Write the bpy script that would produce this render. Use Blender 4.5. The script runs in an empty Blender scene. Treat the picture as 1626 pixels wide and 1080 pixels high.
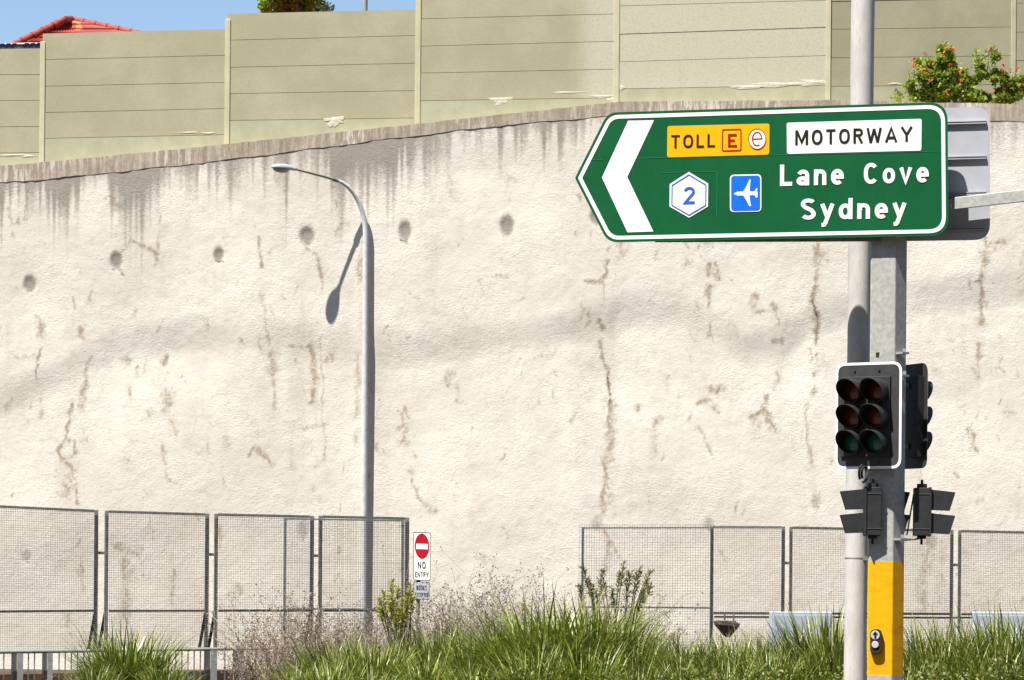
import bpy, bmesh, math, random
import numpy as np
from mathutils import Vector, Matrix

scene = bpy.context.scene
col = scene.collection
rnd = random.Random(11)
R = math.radians
V = Vector

# ------------------------------------------------------------------ camera
F_PX, U0, VH, ROLL = 4500.0, 813.0, 905.0, 0.009
CAM = V((0, 0, 1.7))
cR, sR = math.cos(ROLL), math.sin(ROLL)
cd = bpy.data.cameras.new("camera")
cam = bpy.data.objects.new("camera", cd)
col.objects.link(cam)
cd.sensor_width = 36.0
cd.lens = 36.0 * F_PX / 1626.0
cd.shift_y = (VH - 540.0) / 1626.0
cd.clip_end = 3000
cam.matrix_world = Matrix(((cR, -sR, 0, CAM.x), (0, 0, -1, CAM.y), (sR, cR, 0, CAM.z), (0, 0, 0, 1)))
scene.camera = cam

# surveying helpers: a sight line of the photograph met with a real plane
def ray(u, v):
    dx, dy = u - U0, VH - v
    return V((dx * cR - dy * sR, F_PX, dx * sR + dy * cR))
def at(u, v, Y):
    return CAM + ray(u, v) * (Y / F_PX)
class Plane:
    def __init__(s, p, n):
        s.p = V(p); s.n = V(n).normalized()
        if s.n.y > 0: s.n = -s.n              # normal faces the road side
    def hit(s, u, v, off=0.0):
        d = ray(u, v)
        t = ((s.p + s.n * off) - CAM).dot(s.n) / d.dot(s.n)
        return CAM + d * t

# ------------------------------------------------------------------ materials
def nodes(name):
    m = bpy.data.materials.new(name); m.use_nodes = True
    nt = m.node_tree
    return m, nt, nt.nodes["Principled BSDF"]
def N(nt, t, **kw):
    n = nt.nodes.new(t)
    for k, v in kw.items():
        if k in n.inputs: n.inputs[k].default_value = v
        else: setattr(n, k, v)
    return n
def mixc(nt, fac, a, b, blend='MIX'):
    n = nt.nodes.new('ShaderNodeMix'); n.data_type = 'RGBA'; n.blend_type = blend
    for s, x in ((0, fac), (6, a), (7, b)):
        if isinstance(x, (int, float)): n.inputs[s].default_value = x
        elif isinstance(x, tuple): n.inputs[s].default_value = x if len(x) == 4 else (*x, 1)
        else: nt.links.new(x, n.inputs[s])
    return n.outputs[2]
def noise(nt, scale, detail=4, rough=.55, vec=None, stretch=None):
    n = N(nt, 'ShaderNodeTexNoise'); n.inputs['Scale'].default_value = scale
    n.inputs['Detail'].default_value = detail; n.inputs['Roughness'].default_value = rough
    if vec is None:
        vec = N(nt, 'ShaderNodeTexCoord').outputs['Object']
    if stretch:
        mp = N(nt, 'ShaderNodeMapping'); mp.inputs['Scale'].default_value = stretch
        nt.links.new(vec, mp.inputs['Vector']); vec = mp.outputs['Vector']
    nt.links.new(vec, n.inputs['Vector'])
    return n.outputs['Fac']
def ramp(nt, fac, a, b):
    n = N(nt, 'ShaderNodeMapRange'); n.inputs['From Min'].default_value = a; n.inputs['From Max'].default_value = b
    n.interpolation_type = 'SMOOTHSTEP'
    nt.links.new(fac, n.inputs['Value']); return n.outputs['Result']
def mathn(nt, op, a, b):
    n = N(nt, 'ShaderNodeMath', operation=op)
    for i, x in enumerate((a, b)):
        if isinstance(x, (int, float)): n.inputs[i].default_value = x
        else: nt.links.new(x, n.inputs[i])
    return n.outputs[0]
def bump(nt, b, h, strength=.3, dist=.02, prev=None):
    n = N(nt, 'ShaderNodeBump'); n.inputs['Strength'].default_value = strength; n.inputs['Distance'].default_value = dist
    nt.links.new(h, n.inputs['Height'])
    if prev is not None: nt.links.new(prev, n.inputs['Normal'])
    if b is not None: nt.links.new(n.outputs[0], b.inputs['Normal'])
    return n.outputs[0]
def attr(nt, name):
    return N(nt, 'ShaderNodeAttribute', attribute_name=name)

def mat(name, c, rough=.6, metal=0.0, var=.12, scale=6.0, bmp=0.0, bscale=60, stretch=None, dirt=None, dirt_amt=.5, coat=0):
    m, nt, b = nodes(name)
    b.inputs['Roughness'].default_value = rough; b.inputs['Metallic'].default_value = metal
    if name.startswith(('sign_', 'letter_', 'line_', 'yellow')): b.inputs['Specular IOR Level'].default_value = .2
    if coat: b.inputs['Coat Weight'].default_value = coat
    f = noise(nt, scale, 5, .6, stretch=stretch)
    lo = tuple(x * (1 - var) for x in c); hi = tuple(min(1, x * (1 + var)) for x in c)
    cc = mixc(nt, ramp(nt, f, .3, .7), lo, hi)
    if dirt:
        g = ramp(nt, noise(nt, scale * .6, 7, .68, stretch=stretch), .5, .72)
        cc = mixc(nt, mathn(nt, 'MULTIPLY', g, dirt_amt), cc, dirt)
    nt.links.new(cc, b.inputs['Base Color'])
    r = N(nt, 'ShaderNodeMapRange'); r.inputs['To Min'].default_value = max(.03, rough - .08); r.inputs['To Max'].default_value = min(1, rough + .1)
    nt.links.new(f, r.inputs['Value']); nt.links.new(r.outputs[0], b.inputs['Roughness'])
    if bmp: bump(nt, b, noise(nt, bscale, 4, .6), bmp, .01)
    return m

M = {}
M['sign_green'] = mat('sign_green', (.001, .088, .026), .5, var=.07, scale=2.5, dirt=(.008, .115, .045), dirt_amt=.25)
M['sign_edge_green'] = mat('sign_edge_green', (.002, .085, .02), .42, var=.06)
M['sign_seam'] = mat('sign_seam', (.02, .20, .09), .5)
M['sign_white'] = mat('sign_white', (.82, .81, .76), .45, var=.03, scale=3, dirt=(.68, .66, .6), dirt_amt=.18)
M['sign_yellow'] = mat('sign_yellow', (.84, .40, .001), .45, var=.04)
M['letter_black'] = mat('letter_black', (.018, .013, .011), .5)
M['letter_brown'] = mat('letter_brown', (.035, .012, .006), .5)
M['sign_red'] = mat('sign_red', (.36, .004, .010), .45, var=.06)
M['sign_blue'] = mat('sign_blue', (.006, .135, .70), .42, var=.05)
M['line_blue'] = mat('line_blue', (.03, .10, .55), .45)
M['aluminium'] = mat('aluminium', (.40, .405, .44), .55, .1, var=.08, scale=3, dirt=(.36, .36, .40), dirt_amt=.4)
M['galv'] = mat('galv', (.37, .365, .335), .6, .0, var=.16, scale=22, bmp=.06, bscale=90, dirt=(.50, .495, .46), dirt_amt=.5)
M['galv_lamp'] = mat('galv_lamp', (.54, .555, .55), .55, .05, var=.1, scale=8)
M['galv_dark'] = mat('galv_dark', (.19, .18, .15), .62, .1, var=.3, scale=12, dirt=(.2, .2, .19), dirt_amt=.5)
M['galv_light'] = mat('galv_light', (.27, .285, .275), .6, .0, var=.15, scale=12)
M['galv_post'] = mat('galv_post', (.30, .30, .265), .62, .05, var=.3, scale=14, dirt=(.16, .16, .14), dirt_amt=.6)
M['galv_rail'] = mat('galv_rail', (.20, .20, .175), .6, .05, var=.2, scale=9, dirt=(.2, .2, .18), dirt_amt=.5)
M['wire'] = mat('wire', (.12, .105, .09), .65, .1, var=.25, scale=3)
M['wire_light'] = mat('wire_light', (.24, .25, .24), .6, .1, var=.2, scale=3)
M['yellow_paint'] = mat('yellow_paint', (.78, .37, .003), .5, var=.06, scale=7, stretch=(1, 1, 2.6), dirt=(.46, .20, .012), dirt_amt=.5)
M['black_plastic'] = mat('black_plastic', (.021, .021, .023), .55, var=.2, scale=14, bmp=.04)
M['board_black'] = mat('board_black', (.030, .029, .029), .6, var=.2, scale=10)
M['visor_in'] = mat('visor_in', (.006, .006, .006), .9)
M['signal_body'] = mat('signal_body', (.017, .0185, .019), .6, var=.18, scale=12)
M['tar'] = mat('tar', (.012, .012, .012), .8)
M['rust'] = mat('rust', (.06, .045, .036), .8, var=.4, scale=10, bmp=.2)
M['chrome'] = mat('chrome', (.58, .58, .57), .35, .25, var=.05)
M['post_khaki'] = mat('post_khaki', (.46, .43, .27), .8, var=.08, scale=3, bmp=.1, dirt=(.36, .33, .22), dirt_amt=.3)
M['patch'] = mat('patch', (.52, .48, .37), .9, var=.12, scale=9, bmp=.4, bscale=30)
M['plinth'] = mat('plinth', (.355, .35, .225), .85, var=.08, scale=3, bmp=.15, dirt=(.30, .28, .2), dirt_amt=.4)
M['cabinet'] = mat('cabinet', (.40, .45, .50), .55, var=.05, scale=3, dirt=(.3, .33, .36), dirt_amt=.3)
M['kerb'] = mat('kerb', (.38, .24, .15), .9, var=.2, scale=5, bmp=.3, dirt=(.2, .13, .09), dirt_amt=.6)
M['asphalt'] = mat('asphalt', (.05, .05, .05), .9, var=.2, scale=8, bmp=.3, bscale=120)
M['soil'] = mat('soil', (.042, .035, .022), .95, var=.4, scale=3, bmp=.6, bscale=18)
M['house_wall'] = mat('house_wall', (.5, .45, .38), .85)
M['solar'] = mat('solar', (.006, .010, .035), .25, var=.1)
M['white_metal'] = mat('white_metal', (.72, .74, .76), .5, var=.04)
M['ridge_red'] = mat('ridge_red', (.27, .032, .015), .7, var=.35, scale=9)
M['bark'] = mat('bark', (.12, .09, .065), .95, var=.3, scale=8, bmp=.5, bscale=20)
M['stem_dark'] = mat('stem_dark', (.06, .05, .03), .9)
M['flower'] = mat('flower', (.66, .07, .02), .6, var=.3, scale=20)

def glass(name, c):
    m, nt, b = nodes(name)
    b.inputs['Base Color'].default_value = (*c, 1); b.inputs['Roughness'].default_value = .18
    b.inputs['Coat Weight'].default_value = .6
    bump(nt, b, noise(nt, 70, 2), .3, .01)
    return m
M['lens_red'] = glass('lens_red', (.16, .005, .004)); M['lens_amber'] = glass('lens_amber', (.19, .028, .003)); M['lens_green'] = glass('lens_green', (.001, .17, .115))
M['lamp_glass'] = glass('lamp_glass', (.34, .30, .25))

def mat_round_pole():
    m, nt, b = nodes('pole_concrete'); b.inputs['Roughness'].default_value = .75
    f = noise(nt, 5, 6, .65, stretch=(1, 1, .5)); g = noise(nt, 40, 3, .6, stretch=(1, 1, .25))
    c = mixc(nt, ramp(nt, f, .3, .7), (.42, .40, .37), (.54, .51, .475))
    c = mixc(nt, mathn(nt, 'MULTIPLY', ramp(nt, g, .5, .7), .35), c, (.30, .29, .275))
    nt.links.new(c, b.inputs['Base Color']); bump(nt, b, g, .12, .004); return m
M['pole_concrete'] = mat_round_pole()

def mat_khaki():
    m, nt, b = nodes('khaki_panel'); b.inputs['Roughness'].default_value = .85
    tc = N(nt, 'ShaderNodeTexCoord').outputs['Object']
    f = noise(nt, .8, 5, .6, tc); g = noise(nt, 26, 4, .7, tc); s = noise(nt, 1.5, 5, .65, tc, (1.0, 1, .12))
    c = mixc(nt, ramp(nt, f, .35, .68), (.325, .298, .185), (.38, .35, .225))
    pale = attr(nt, 'pale')
    c = mixc(nt, mathn(nt, 'MULTIPLY', pale.outputs['Fac'], .85), c, (.47, .45, .335))
    c = mixc(nt, mathn(nt, 'MULTIPLY', ramp(nt, s, .55, .8), .25), c, (.27, .24, .17))
    c = mixc(nt, mathn(nt, 'MULTIPLY', ramp(nt, g, .42, .7), .34), c, (.25, .225, .14))
    nt.links.new(c, b.inputs['Base Color'])
    bump(nt, b, g, .25, .008); return m
M['khaki'] = mat_khaki()

def mat_shotcrete():
    m, nt, b = nodes('shotcrete'); b.inputs['Roughness'].default_value = .95
    b.inputs['Specular IOR Level'].default_value = .2
    tc = N(nt, 'ShaderNodeTexCoord').outputs['Object']
    big = noise(nt, .45, 5, .6, tc); mid = noise(nt, 3.2, 6, .68, tc, (1, 1, .8)); fine = noise(nt, 23, 5, .72, tc, (.7, 1, 1.15)); fin2 = noise(nt, 52, 4, .75, tc, (.8, 1, 1.2))
    c = mixc(nt, ramp(nt, big, .35, .65), (.60, .55, .472), (.68, .635, .555))
    c = mixc(nt, mathn(nt, 'MULTIPLY', ramp(nt, mid, .5, .72), .35), c, (.50, .43, .345))
    c = mixc(nt, mathn(nt, 'MULTIPLY', ramp(nt, fine, .58, .70), .30), c, (.33, .27, .205))
    c = mixc(nt, mathn(nt, 'MULTIPLY', ramp(nt, noise(nt, .75, 6, .7, tc, (1, 1, .6)), .52, .74), .30), c, (.45, .38, .30))
    c = mixc(nt, mathn(nt, 'MULTIPLY', ramp(nt, noise(nt, 2.1, 5, .7, tc, (1, 1, .14)), .55, .78), .35), c, (.44, .36, .27))
    a = attr(nt, 'stain'); sep = N(nt, 'ShaderNodeSeparateColor'); nt.links.new(a.outputs['Color'], sep.inputs[0])
    br = noise(nt, 17, 6, .75, tc)
    def layer(ch, amt, colr, lo, hi):
        # a stain's mask eaten away by noise so its edge is ragged
        nonlocal c
        x = mathn(nt, 'ADD', sep.outputs[ch], mathn(nt, 'MULTIPLY', mathn(nt, 'SUBTRACT', br, .5), .9))
        x = mathn(nt, 'MULTIPLY', ramp(nt, x, lo, hi), mathn(nt, 'MINIMUM', mathn(nt, 'MULTIPLY', sep.outputs[ch], 3.0), amt))
        c = mixc(nt, x, c, colr)
    layer(0, .78, (.20, .165, .138), .10, .80)     # grey run-off
    layer(1, .86, (.29, .215, .145), .02, .72)    # brown seepage
    layer(2, .92, (.05, .042, .035), .2, .8)      # black holes and cracks
    nt.links.new(c, b.inputs['Base Color'])
    msk = ramp(nt, noise(nt, .9, 4, .6, tc), .32, .68)
    n1 = bump(nt, None, mid, .26, .05)
    fine = mathn(nt, 'MULTIPLY', fine, mathn(nt, 'ADD', mathn(nt, 'MULTIPLY', msk, .85), .25))
    n2 = bump(nt, None, fine, .58, .020, n1)
    bump(nt, b, fin2, .65, .009, n2)
    return m
M['shotcrete'] = mat_shotcrete()

def mat_coping():
    m, nt, b = nodes('coping_concrete'); b.inputs['Roughness'].default_value = .95
    tc = N(nt, 'ShaderNodeTexCoord').outputs['Object']
    st = noise(nt, 5, 6, .75, tc, (2.2, 1, .3)); f = noise(nt, 7, 6, .7, tc); w = noise(nt, .5, 3, .5, tc)
    c = mixc(nt, ramp(nt, st, .32, .70), (.245, .19, .14), (.43, .36, .285))
    c = mixc(nt, mathn(nt, 'MULTIPLY', ramp(nt, f, .48, .7), .5), c, (.19, .155, .125))
    c = mixc(nt, mathn(nt, 'MULTIPLY', mathn(nt, 'MULTIPLY', ramp(nt, w, .48, .60), ramp(nt, st, .48, .58)), .8), c, (.62, .57, .50))
    nt.links.new(c, b.inputs['Base Color']); bump(nt, b, f, .5, .02); return m
M['coping'] = mat_coping()

def mat_tiles():
    m, nt, b = nodes('roof_tiles'); b.inputs['Roughness'].default_value = .7
    tc = N(nt, 'ShaderNodeTexCoord').outputs['Object']
    v = N(nt, 'ShaderNodeTexVoronoi'); v.inputs['Scale'].default_value = 2.6; nt.links.new(tc, v.inputs['Vector'])
    sep = N(nt, 'ShaderNodeSeparateColor'); nt.links.new(v.outputs['Color'], sep.inputs[0])
    c = mixc(nt, sep.outputs[0], (.24, .016, .009), (.36, .038, .015))
    c = mixc(nt, ramp(nt, sep.outputs[1], .85, .9), c, (.55, .17, .04))
    c = mixc(nt, mathn(nt, 'MULTIPLY', ramp(nt, noise(nt, 5, 5), .5, .7), .5), c, (.14, .035, .02))
    nt.links.new(c, b.inputs['Base Color'])
    return m
M['tiles'] = mat_tiles()

def mat_leaf(name, a, b_, tip=None, rough=.5, trans=.35):
    m, nt, b = nodes(name); b.inputs['Roughness'].default_value = rough
    at_ = attr(nt, 'tint'); sep = N(nt, 'ShaderNodeSeparateColor'); nt.links.new(at_.outputs['Color'], sep.inputs[0])
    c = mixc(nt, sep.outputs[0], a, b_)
    if tip: c = mixc(nt, sep.outputs[1], c, tip)
    oi = N(nt, 'ShaderNodeObjectInfo')
    hv = N(nt, 'ShaderNodeHueSaturation'); nt.links.new(c, hv.inputs['Color'])
    mr = N(nt, 'ShaderNodeMapRange'); mr.inputs['To Min'].default_value = .85; mr.inputs['To Max'].default_value = 1.18
    nt.links.new(oi.outputs['Random'], mr.inputs['Value']); nt.links.new(mr.outputs[0], hv.inputs['Value'])
    c = hv.outputs[0]
    nt.links.new(c, b.inputs['Base Color'])
    t = N(nt, 'ShaderNodeBsdfTranslucent'); nt.links.new(c, t.inputs['Color'])
    mx = N(nt, 'ShaderNodeMixShader'); mx.inputs[0].default_value = trans
    out = nt.nodes['Material Output']
    nt.links.new(b.outputs[0], mx.inputs[1]); nt.links.new(t.outputs[0], mx.inputs[2]); nt.links.new(mx.outputs[0], out.inputs[0])
    return m
M['blade'] = mat_leaf('blade', (.030, .060, .006), (.25, .30, .032), (.50, .43, .16), .4, .18)
M['dry'] = mat_leaf('dry', (.165, .12, .085), (.37, .295, .215), None, .9, .1)
M['needle_yellow'] = mat_leaf('needle_yellow', (.17, .20, .02), (.48, .44, .035), None, .5, .25)
M['needle_olive'] = mat_leaf('needle_olive', (.085, .10, .02), (.24, .23, .06), (.3, .19, .08), .6, .2)
M['leaf_bush'] = mat_leaf('leaf_bush', (.14, .22, .024), (.44, .52, .07), (.4, .4, .08), .45, .3)
M['leaf_cover'] = mat_leaf('leaf_cover', (.06, .09, .014), (.22, .25, .05), (.24, .15, .06), .55, .2)
M['leaf_pine'] = mat_leaf('leaf_pine', (.13, .24, .016), (.38, .48, .04), None, .6, .2)
M['leaf_grey'] = mat_leaf('leaf_grey', (.10, .13, .06), (.24, .26, .14), None, .6, .2)

# ------------------------------------------------------------------ objects
LOC = {}
def tag(o, label=None, cat=None, group=None, kind=None):
    if label: o['label'] = label
    if cat: o['category'] = cat
    if group: o['group'] = group
    if kind: o['kind'] = kind
    return o
def thing(name, label, cat, loc, group=None):
    o = bpy.data.objects.new(name, None); col.objects.link(o)
    o.empty_display_size = .2
    o.location = loc; LOC[o] = V(loc)
    return tag(o, label, cat, group)

class MB:
    def __init__(s): s.v, s.f, s.sm, s.t = [], [], [], []
    def add(s, vs, fs, smooth=False, tint=None):
        n = len(s.v); s.v += [tuple(p) for p in vs]
        for f in fs: s.f.append(tuple(i + n for i in f)); s.sm.append(smooth)
        if tint is not None: s.t += tint
        return s
    def box8(s, p):           # 4 bottom/front then 4 top/back, both in the same turning sense
        return s.add(p, [(0, 1, 2, 3), (7, 6, 5, 4), (0, 4, 5, 1), (1, 5, 6, 2), (2, 6, 7, 3), (3, 7, 4, 0)])
    def box(s, c, size, X=V((1, 0, 0)), Y=V((0, 1, 0)), Z=V((0, 0, 1))):
        c = V(c); x, y, z = X * size[0] / 2, Y * size[1] / 2, Z * size[2] / 2
        return s.box8([c - x - y - z, c + x - y - z, c + x + y - z, c - x + y - z, c - x - y + z, c + x - y + z, c + x + y + z, c - x + y + z])
    def prism(s, a, b, smooth_side=False):
        n = len(a)
        s.add(list(a) + list(b), [tuple(range(n - 1, -1, -1)), tuple(range(n, 2 * n))])
        base = len(s.v) - 2 * n
        for i in range(n):
            j = (i + 1) % n
            s.f.append((base + i, base + j, base + n + j, base + n + i)); s.sm.append(smooth_side)
        return s
    def poly(s, a): return s.add(a, [tuple(range(len(a)))])
    def strip(s, a, b, closed=False):
        n = len(a); k = n if closed else n - 1
        return s.add(list(a) + list(b), [(i, (i + 1) % n, n + (i + 1) % n, n + i) for i in range(k)])
    def tube(s, pts, rad, n=12, caps=True, smooth=True):
        pts = [V(p) for p in pts]
        rad = [rad] * len(pts) if isinstance(rad, (int, float)) else rad
        vs, up = [], None
        for i, p in enumerate(pts):
            t = (pts[min(i + 1, len(pts) - 1)] - pts[max(i - 1, 0)]).normalized()
            if up is None:
                up = V((0, 0, 1)) if abs(t.z) < .9 else V((1, 0, 0))
            x = t.cross(up).normalized(); y = x.cross(t).normalized(); up = y
            for k in range(n):
                a = 2 * math.pi * (k + .5) / n
                vs.append(p + (x * math.cos(a) + y * math.sin(a)) * rad[i])
        fs = [(i * n + k, (i + 1) * n + k, (i + 1) * n + (k + 1) % n, i * n + (k + 1) % n) for i in range(len(pts) - 1) for k in range(n)]
        s.add(vs, fs, smooth)
        if caps:
            s.add(vs[:n], [tuple(range(n))]); s.add(vs[-n:], [tuple(range(n - 1, -1, -1))])
        return s
    def build(s, name, material, parent=None, bevel=0, loc=None):
        root = parent
        while root is not None and root.parent is not None: root = root.parent
        off = LOC[root] if root is not None else (V(loc) if loc is not None else V((0, 0, 0)))
        me = bpy.data.meshes.new(name)
        me.from_pydata([(p[0] - off.x, p[1] - off.y, p[2] - off.z) for p in s.v], [], s.f)
        me.polygons.foreach_set('use_smooth', s.sm)
        if s.t:
            a = me.color_attributes.new('tint', 'FLOAT_COLOR', 'POINT')
            a.data.foreach_set('color', np.array([(x[0], x[1], 0, 1) for x in s.t], dtype=np.float32).ravel())
        if not s.t and len(s.f) > 4:
            bm = bmesh.new(); bm.from_mesh(me); bmesh.ops.recalc_face_normals(bm, faces=bm.faces); bm.to_mesh(me); bm.free()
        me.materials.append(material); me.update()
        o = bpy.data.objects.new(name, me); col.objects.link(o)
        if parent is not None: o.parent = parent
        else: o.location = off; LOC[o] = off
        if bevel:
            bv = o.modifiers.new('bevel', 'BEVEL'); bv.width = bevel; bv.segments = 2; bv.limit_method = 'ANGLE'; bv.angle_limit = R(35)
        return o

# 2D outline helpers (sign design drawings)
def round_poly(pts, rad, seg=6):
    out = []; n = len(pts)
    rad = [rad] * n if isinstance(rad, (int, float)) else rad
    for i in range(n):
        p0, p, p1 = V(pts[i - 1]), V(pts[i]), V(pts[(i + 1) % n])
        a, b = (p0 - p), (p1 - p); la, lb = a.length, b.length; a.normalize(); b.normalize()
        ang = math.acos(max(-1, min(1, a.dot(b))))
        d = min(rad[i] / math.tan(ang / 2), la * .49, lb * .49)
        A, B = p + a * d, p + b * d
        for k in range(seg + 1):
            t = k / seg
            # quadratic that closely follows the fillet
            w = 1 / max(.25, math.sin(ang / 2)) ** .0
            out.append(((1 - t) ** 2 * A.x + 2 * t * (1 - t) * (p.x) + t * t * B.x, (1 - t) ** 2 * A.y + 2 * t * (1 - t) * p.y + t * t * B.y))
    return out
def inset(pts, d):
    n = len(pts); out = []
    area = sum(pts[i][0] * pts[(i + 1) % n][1] - pts[(i + 1) % n][0] * pts[i][1] for i in range(n))
    sg = 1 if area > 0 else -1
    for i in range(n):
        p0, p, p1 = V(pts[i - 1]), V(pts[i]), V(pts[(i + 1) % n])
        e0, e1 = (p - p0).normalized(), (p1 - p).normalized()
        n0, n1 = V((-e0.y, e0.x)) * sg, V((-e1.y, e1.x)) * sg
        bis = (n0 + n1); bis = bis / max(.2, bis.dot(n0))
        out.append((p.x + bis.x * d, p.y + bis.y * d))
    return out

# ------------------------------------------------------------------ stroke lettering
def sarc(cx, cy, rx, ry, a0, a1, n=16, e=2.35):
    o = []
    for i in range(n + 1):
        a = R(a0 + (a1 - a0) * i / n); c, s_ = math.cos(a), math.sin(a)
        o.append((cx + rx * math.copysign(abs(c) ** (2 / e), c), cy + ry * math.copysign(abs(s_) ** (2 / e), s_)))
    return o
def glyph(ch, w):
    h = w / 2; x = .74
    if ch == 'T': W = .62; return W, [([(0, 1 - h), (W, 1 - h)], 0), ([(W / 2, 0), (W / 2, 1 - w)], 0)]
    if ch == 'O': W = .72; return W, [(sarc(W / 2, .5, W / 2 - h, .5 - h, 0, 360, 28)[:-1], 1)]
    if ch == 'L': W = .55; return W, [([(h, 1), (h, h), (W, h)], 0)]
    if ch == 'E': W = .58; return W, [([(W, 1 - h), (h, 1 - h), (h, h), (W, h)], 0), ([(w, .51), (W * .86, .51)], 0)]
    if ch == 'M': W = .86; return W, [([(h, 0), (h, 1)], 0), ([(W - h, 0), (W - h, 1)], 0), ([(h * 1.3, 1 - h * .4), (W / 2, .2), (W - h * 1.3, 1 - h * .4)], 0)]
    if ch == 'R':
        W = .64; return W, [([(h, 0), (h, 1)], 0), ([(w, 1 - h), (W * .5, 1 - h)] + sarc(W * .5, .725, W * .5 - h, .275 - h, 90, -90, 10)[1:-1] + [(W * .5, .45 + h), (w, .45 + h)], 0), ([(W * .55, .45), (W - h * .8, 0)], 0)]
    if ch == 'P':
        W = .62; return W, [([(h, 0), (h, 1)], 0), ([(w, 1 - h), (W * .5, 1 - h)] + sarc(W * .5, .725, W * .5 - h, .275 - h, 90, -90, 10)[1:-1] + [(W * .5, .45 + h), (w, .45 + h)], 0)]
    if ch == 'B':
        W = .64; return W, [([(h, 0), (h, 1)], 0), ([(w, 1 - h), (W * .5, 1 - h)] + sarc(W * .5, .745, W * .46 - h, .255 - h, 90, -90, 8)[1:-1] + [(W * .5, .51), (w, .51)], 0), ([(W * .5, .51)] + sarc(W * .5, .27, W * .5 - h, .27 - h, 80, -90, 8) + [(w, h)], 0)]
    if ch == 'U': W = .68; return W, [([(h, 1)] + sarc(W / 2, .3, W / 2 - h, .3 - h, 180, 360, 12) + [(W - h, 1)], 0)]
    if ch == 'D': W = .66; return W, [([(h, h), (h, 1 - h), (W * .45, 1 - h)] + sarc(W * .45, .5, W * .55 - h, .5 - h, 85, -85, 12) + [(W * .45, h)], 1)]
    if ch == 'X': W = .7; return W, [([(h, 0), (W - h, 1)], 0), ([(h, 1), (W - h, 0)], 0)]
    if ch == 'W': W = 1.0; return W, [([(h * .8, 1), (W * .27, .01)], 0), ([(W * .27, .01), (W * .5, .94)], 0), ([(W * .5, .94), (W * .73, .01)], 0), ([(W * .73, .01), (W - h * .8, 1)], 0)]
    if ch == 'A': W = .8; return W, [([(h * .7, 0), (W / 2, 1 - h * .7), (W - h * .7, 0)], 0), ([(W * .25, .3), (W * .75, .3)], 0)]
    if ch == 'Y': W = .78; return W, [([(h * .7, 1), (W / 2, .46), (W - h * .7, 1)], 0), ([(W / 2, .46), (W / 2, 0)], 0)]
    if ch == 'N': W = .7; return W, [([(h, 0), (h, 1)], 0), ([(W - h, 0), (W - h, 1)], 0), ([(h, 1 - h * .3), (W - h, h * .3)], 0)]
    if ch == 'C': W = .68; return W, [(sarc(W / 2, .5, W / 2 - h, .5 - h, 42, 318, 22), 0)]
    if ch == 'S':
        W = .66; a = sarc(W / 2, .745, W / 2 - h, .255 - h, 28, 215, 12, 2.1); b = sarc(W / 2, .265, W / 2 - h, .265 - h, 38, -152, 12, 2.1)
        return W, [(a + [(W * .3, .58), (W * .7, .45)] + b, 0)]
    if ch == 'a':
        W = .56; return W, [([(W - h, 0), (W - h, x * .62)] + sarc(W / 2, x * .62, W / 2 - h, x * .38 - h, 20, 158, 9, 2.1), 0), (sarc(W / 2 - h * .25, .215, W / 2 - h * 1.1, .215 - h, 0, 360, 18, 2.1)[:-1], 1)]
    if ch == 'n':
        W = .56; return W, [([(h, 0), (h, x)], 0), ([(h * 1.4, x * .55)] + sarc(W / 2, x * .6, W / 2 - h, x * .4 - h, 160, 0, 10, 2.2) + [(W - h, 0)], 0)]
    if ch == 'e':
        W = .58; return W, [([(w * .8, x * .5), (W - h, x * .5)] + sarc(W / 2, x / 2, W / 2 - h, x / 2 - h, 6, 312, 20, 2.15), 0)]
    if ch == 'o': W = .58; return W, [(sarc(W / 2, x / 2, W / 2 - h, x / 2 - h, 0, 360, 24, 2.15)[:-1], 1)]
    if ch == 'v': W = .58; return W, [([(h * .8, x), (W / 2, h * .5), (W - h * .8, x)], 0)]
    if ch == 'y': W = .6; return W, [([(h * .8, x), (W * .53, .06)], 0), ([(W - h * .8, x), (W * .36, -.17), (W * .26, -.255), (W * .08, -.265)], 0)]
    if ch == 'd': W = .6; return W, [([(W - h, 0), (W - h, 1)], 0), (sarc(W / 2 - h * .2, x / 2, W / 2 - h * 1.1, x / 2 - h, 0, 360, 22, 2.15)[:-1], 1)]
    if ch == '2':
        W = .66; return W, [(sarc(W / 2, .71, W / 2 - h, .29 - h, 165, -32, 14, 2.0) + [(h * 1.2, h), (W, h)], 0)]
    return .35, []
def ribbon(pts, closed, w):
    n = len(pts); L, Rr = [], []
    for i in range(n):
        p = V(pts[i])
        a = V(pts[i - 1]) if (closed or i) else None
        b = V(pts[(i + 1) % n]) if (closed or i < n - 1) else None
        e0 = (p - a).normalized() if a is not None else None
        e1 = (b - p).normalized() if b is not None else None
        if e0 is None: e0 = e1
        if e1 is None: e1 = e0
        n0, n1 = V((-e0.y, e0.x)), V((-e1.y, e1.x)); m = n0 + n1
        m = m / max(.35, m.dot(n0)) if m.length > 1e-5 else n0
        L.append(p + m * w / 2); Rr.append(p - m * w / 2)
    return L, Rr
def lettering(mb, plane, off, text, bl, br, cap, w, gap=.2, space=.45):
    """strokes of a line of text from sight point bl to br (baseline), capital height cap"""
    adv, items = 0, []
    for ch in text:
        if ch == ' ': adv += space - gap; continue
        W, st = glyph(ch, w); items.append((adv, st)); adv += W + gap
    adv -= gap
    k = 0
    for x0, st in items:
        for pts, closed in st:
            L, Rr = ribbon(pts, closed, w)
            def mp(q):
                t = (q[0] + x0) / adv
                return plane.hit(bl[0] + (br[0] - bl[0]) * t + q[1] * cap * sR, bl[1] + (br[1] - bl[1]) * t - q[1] * cap, off + .0004 * (k % 4))
            mb.strip([mp(q) for q in L], [mp(q) for q in Rr], closed)
            k += 1
    return mb

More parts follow.
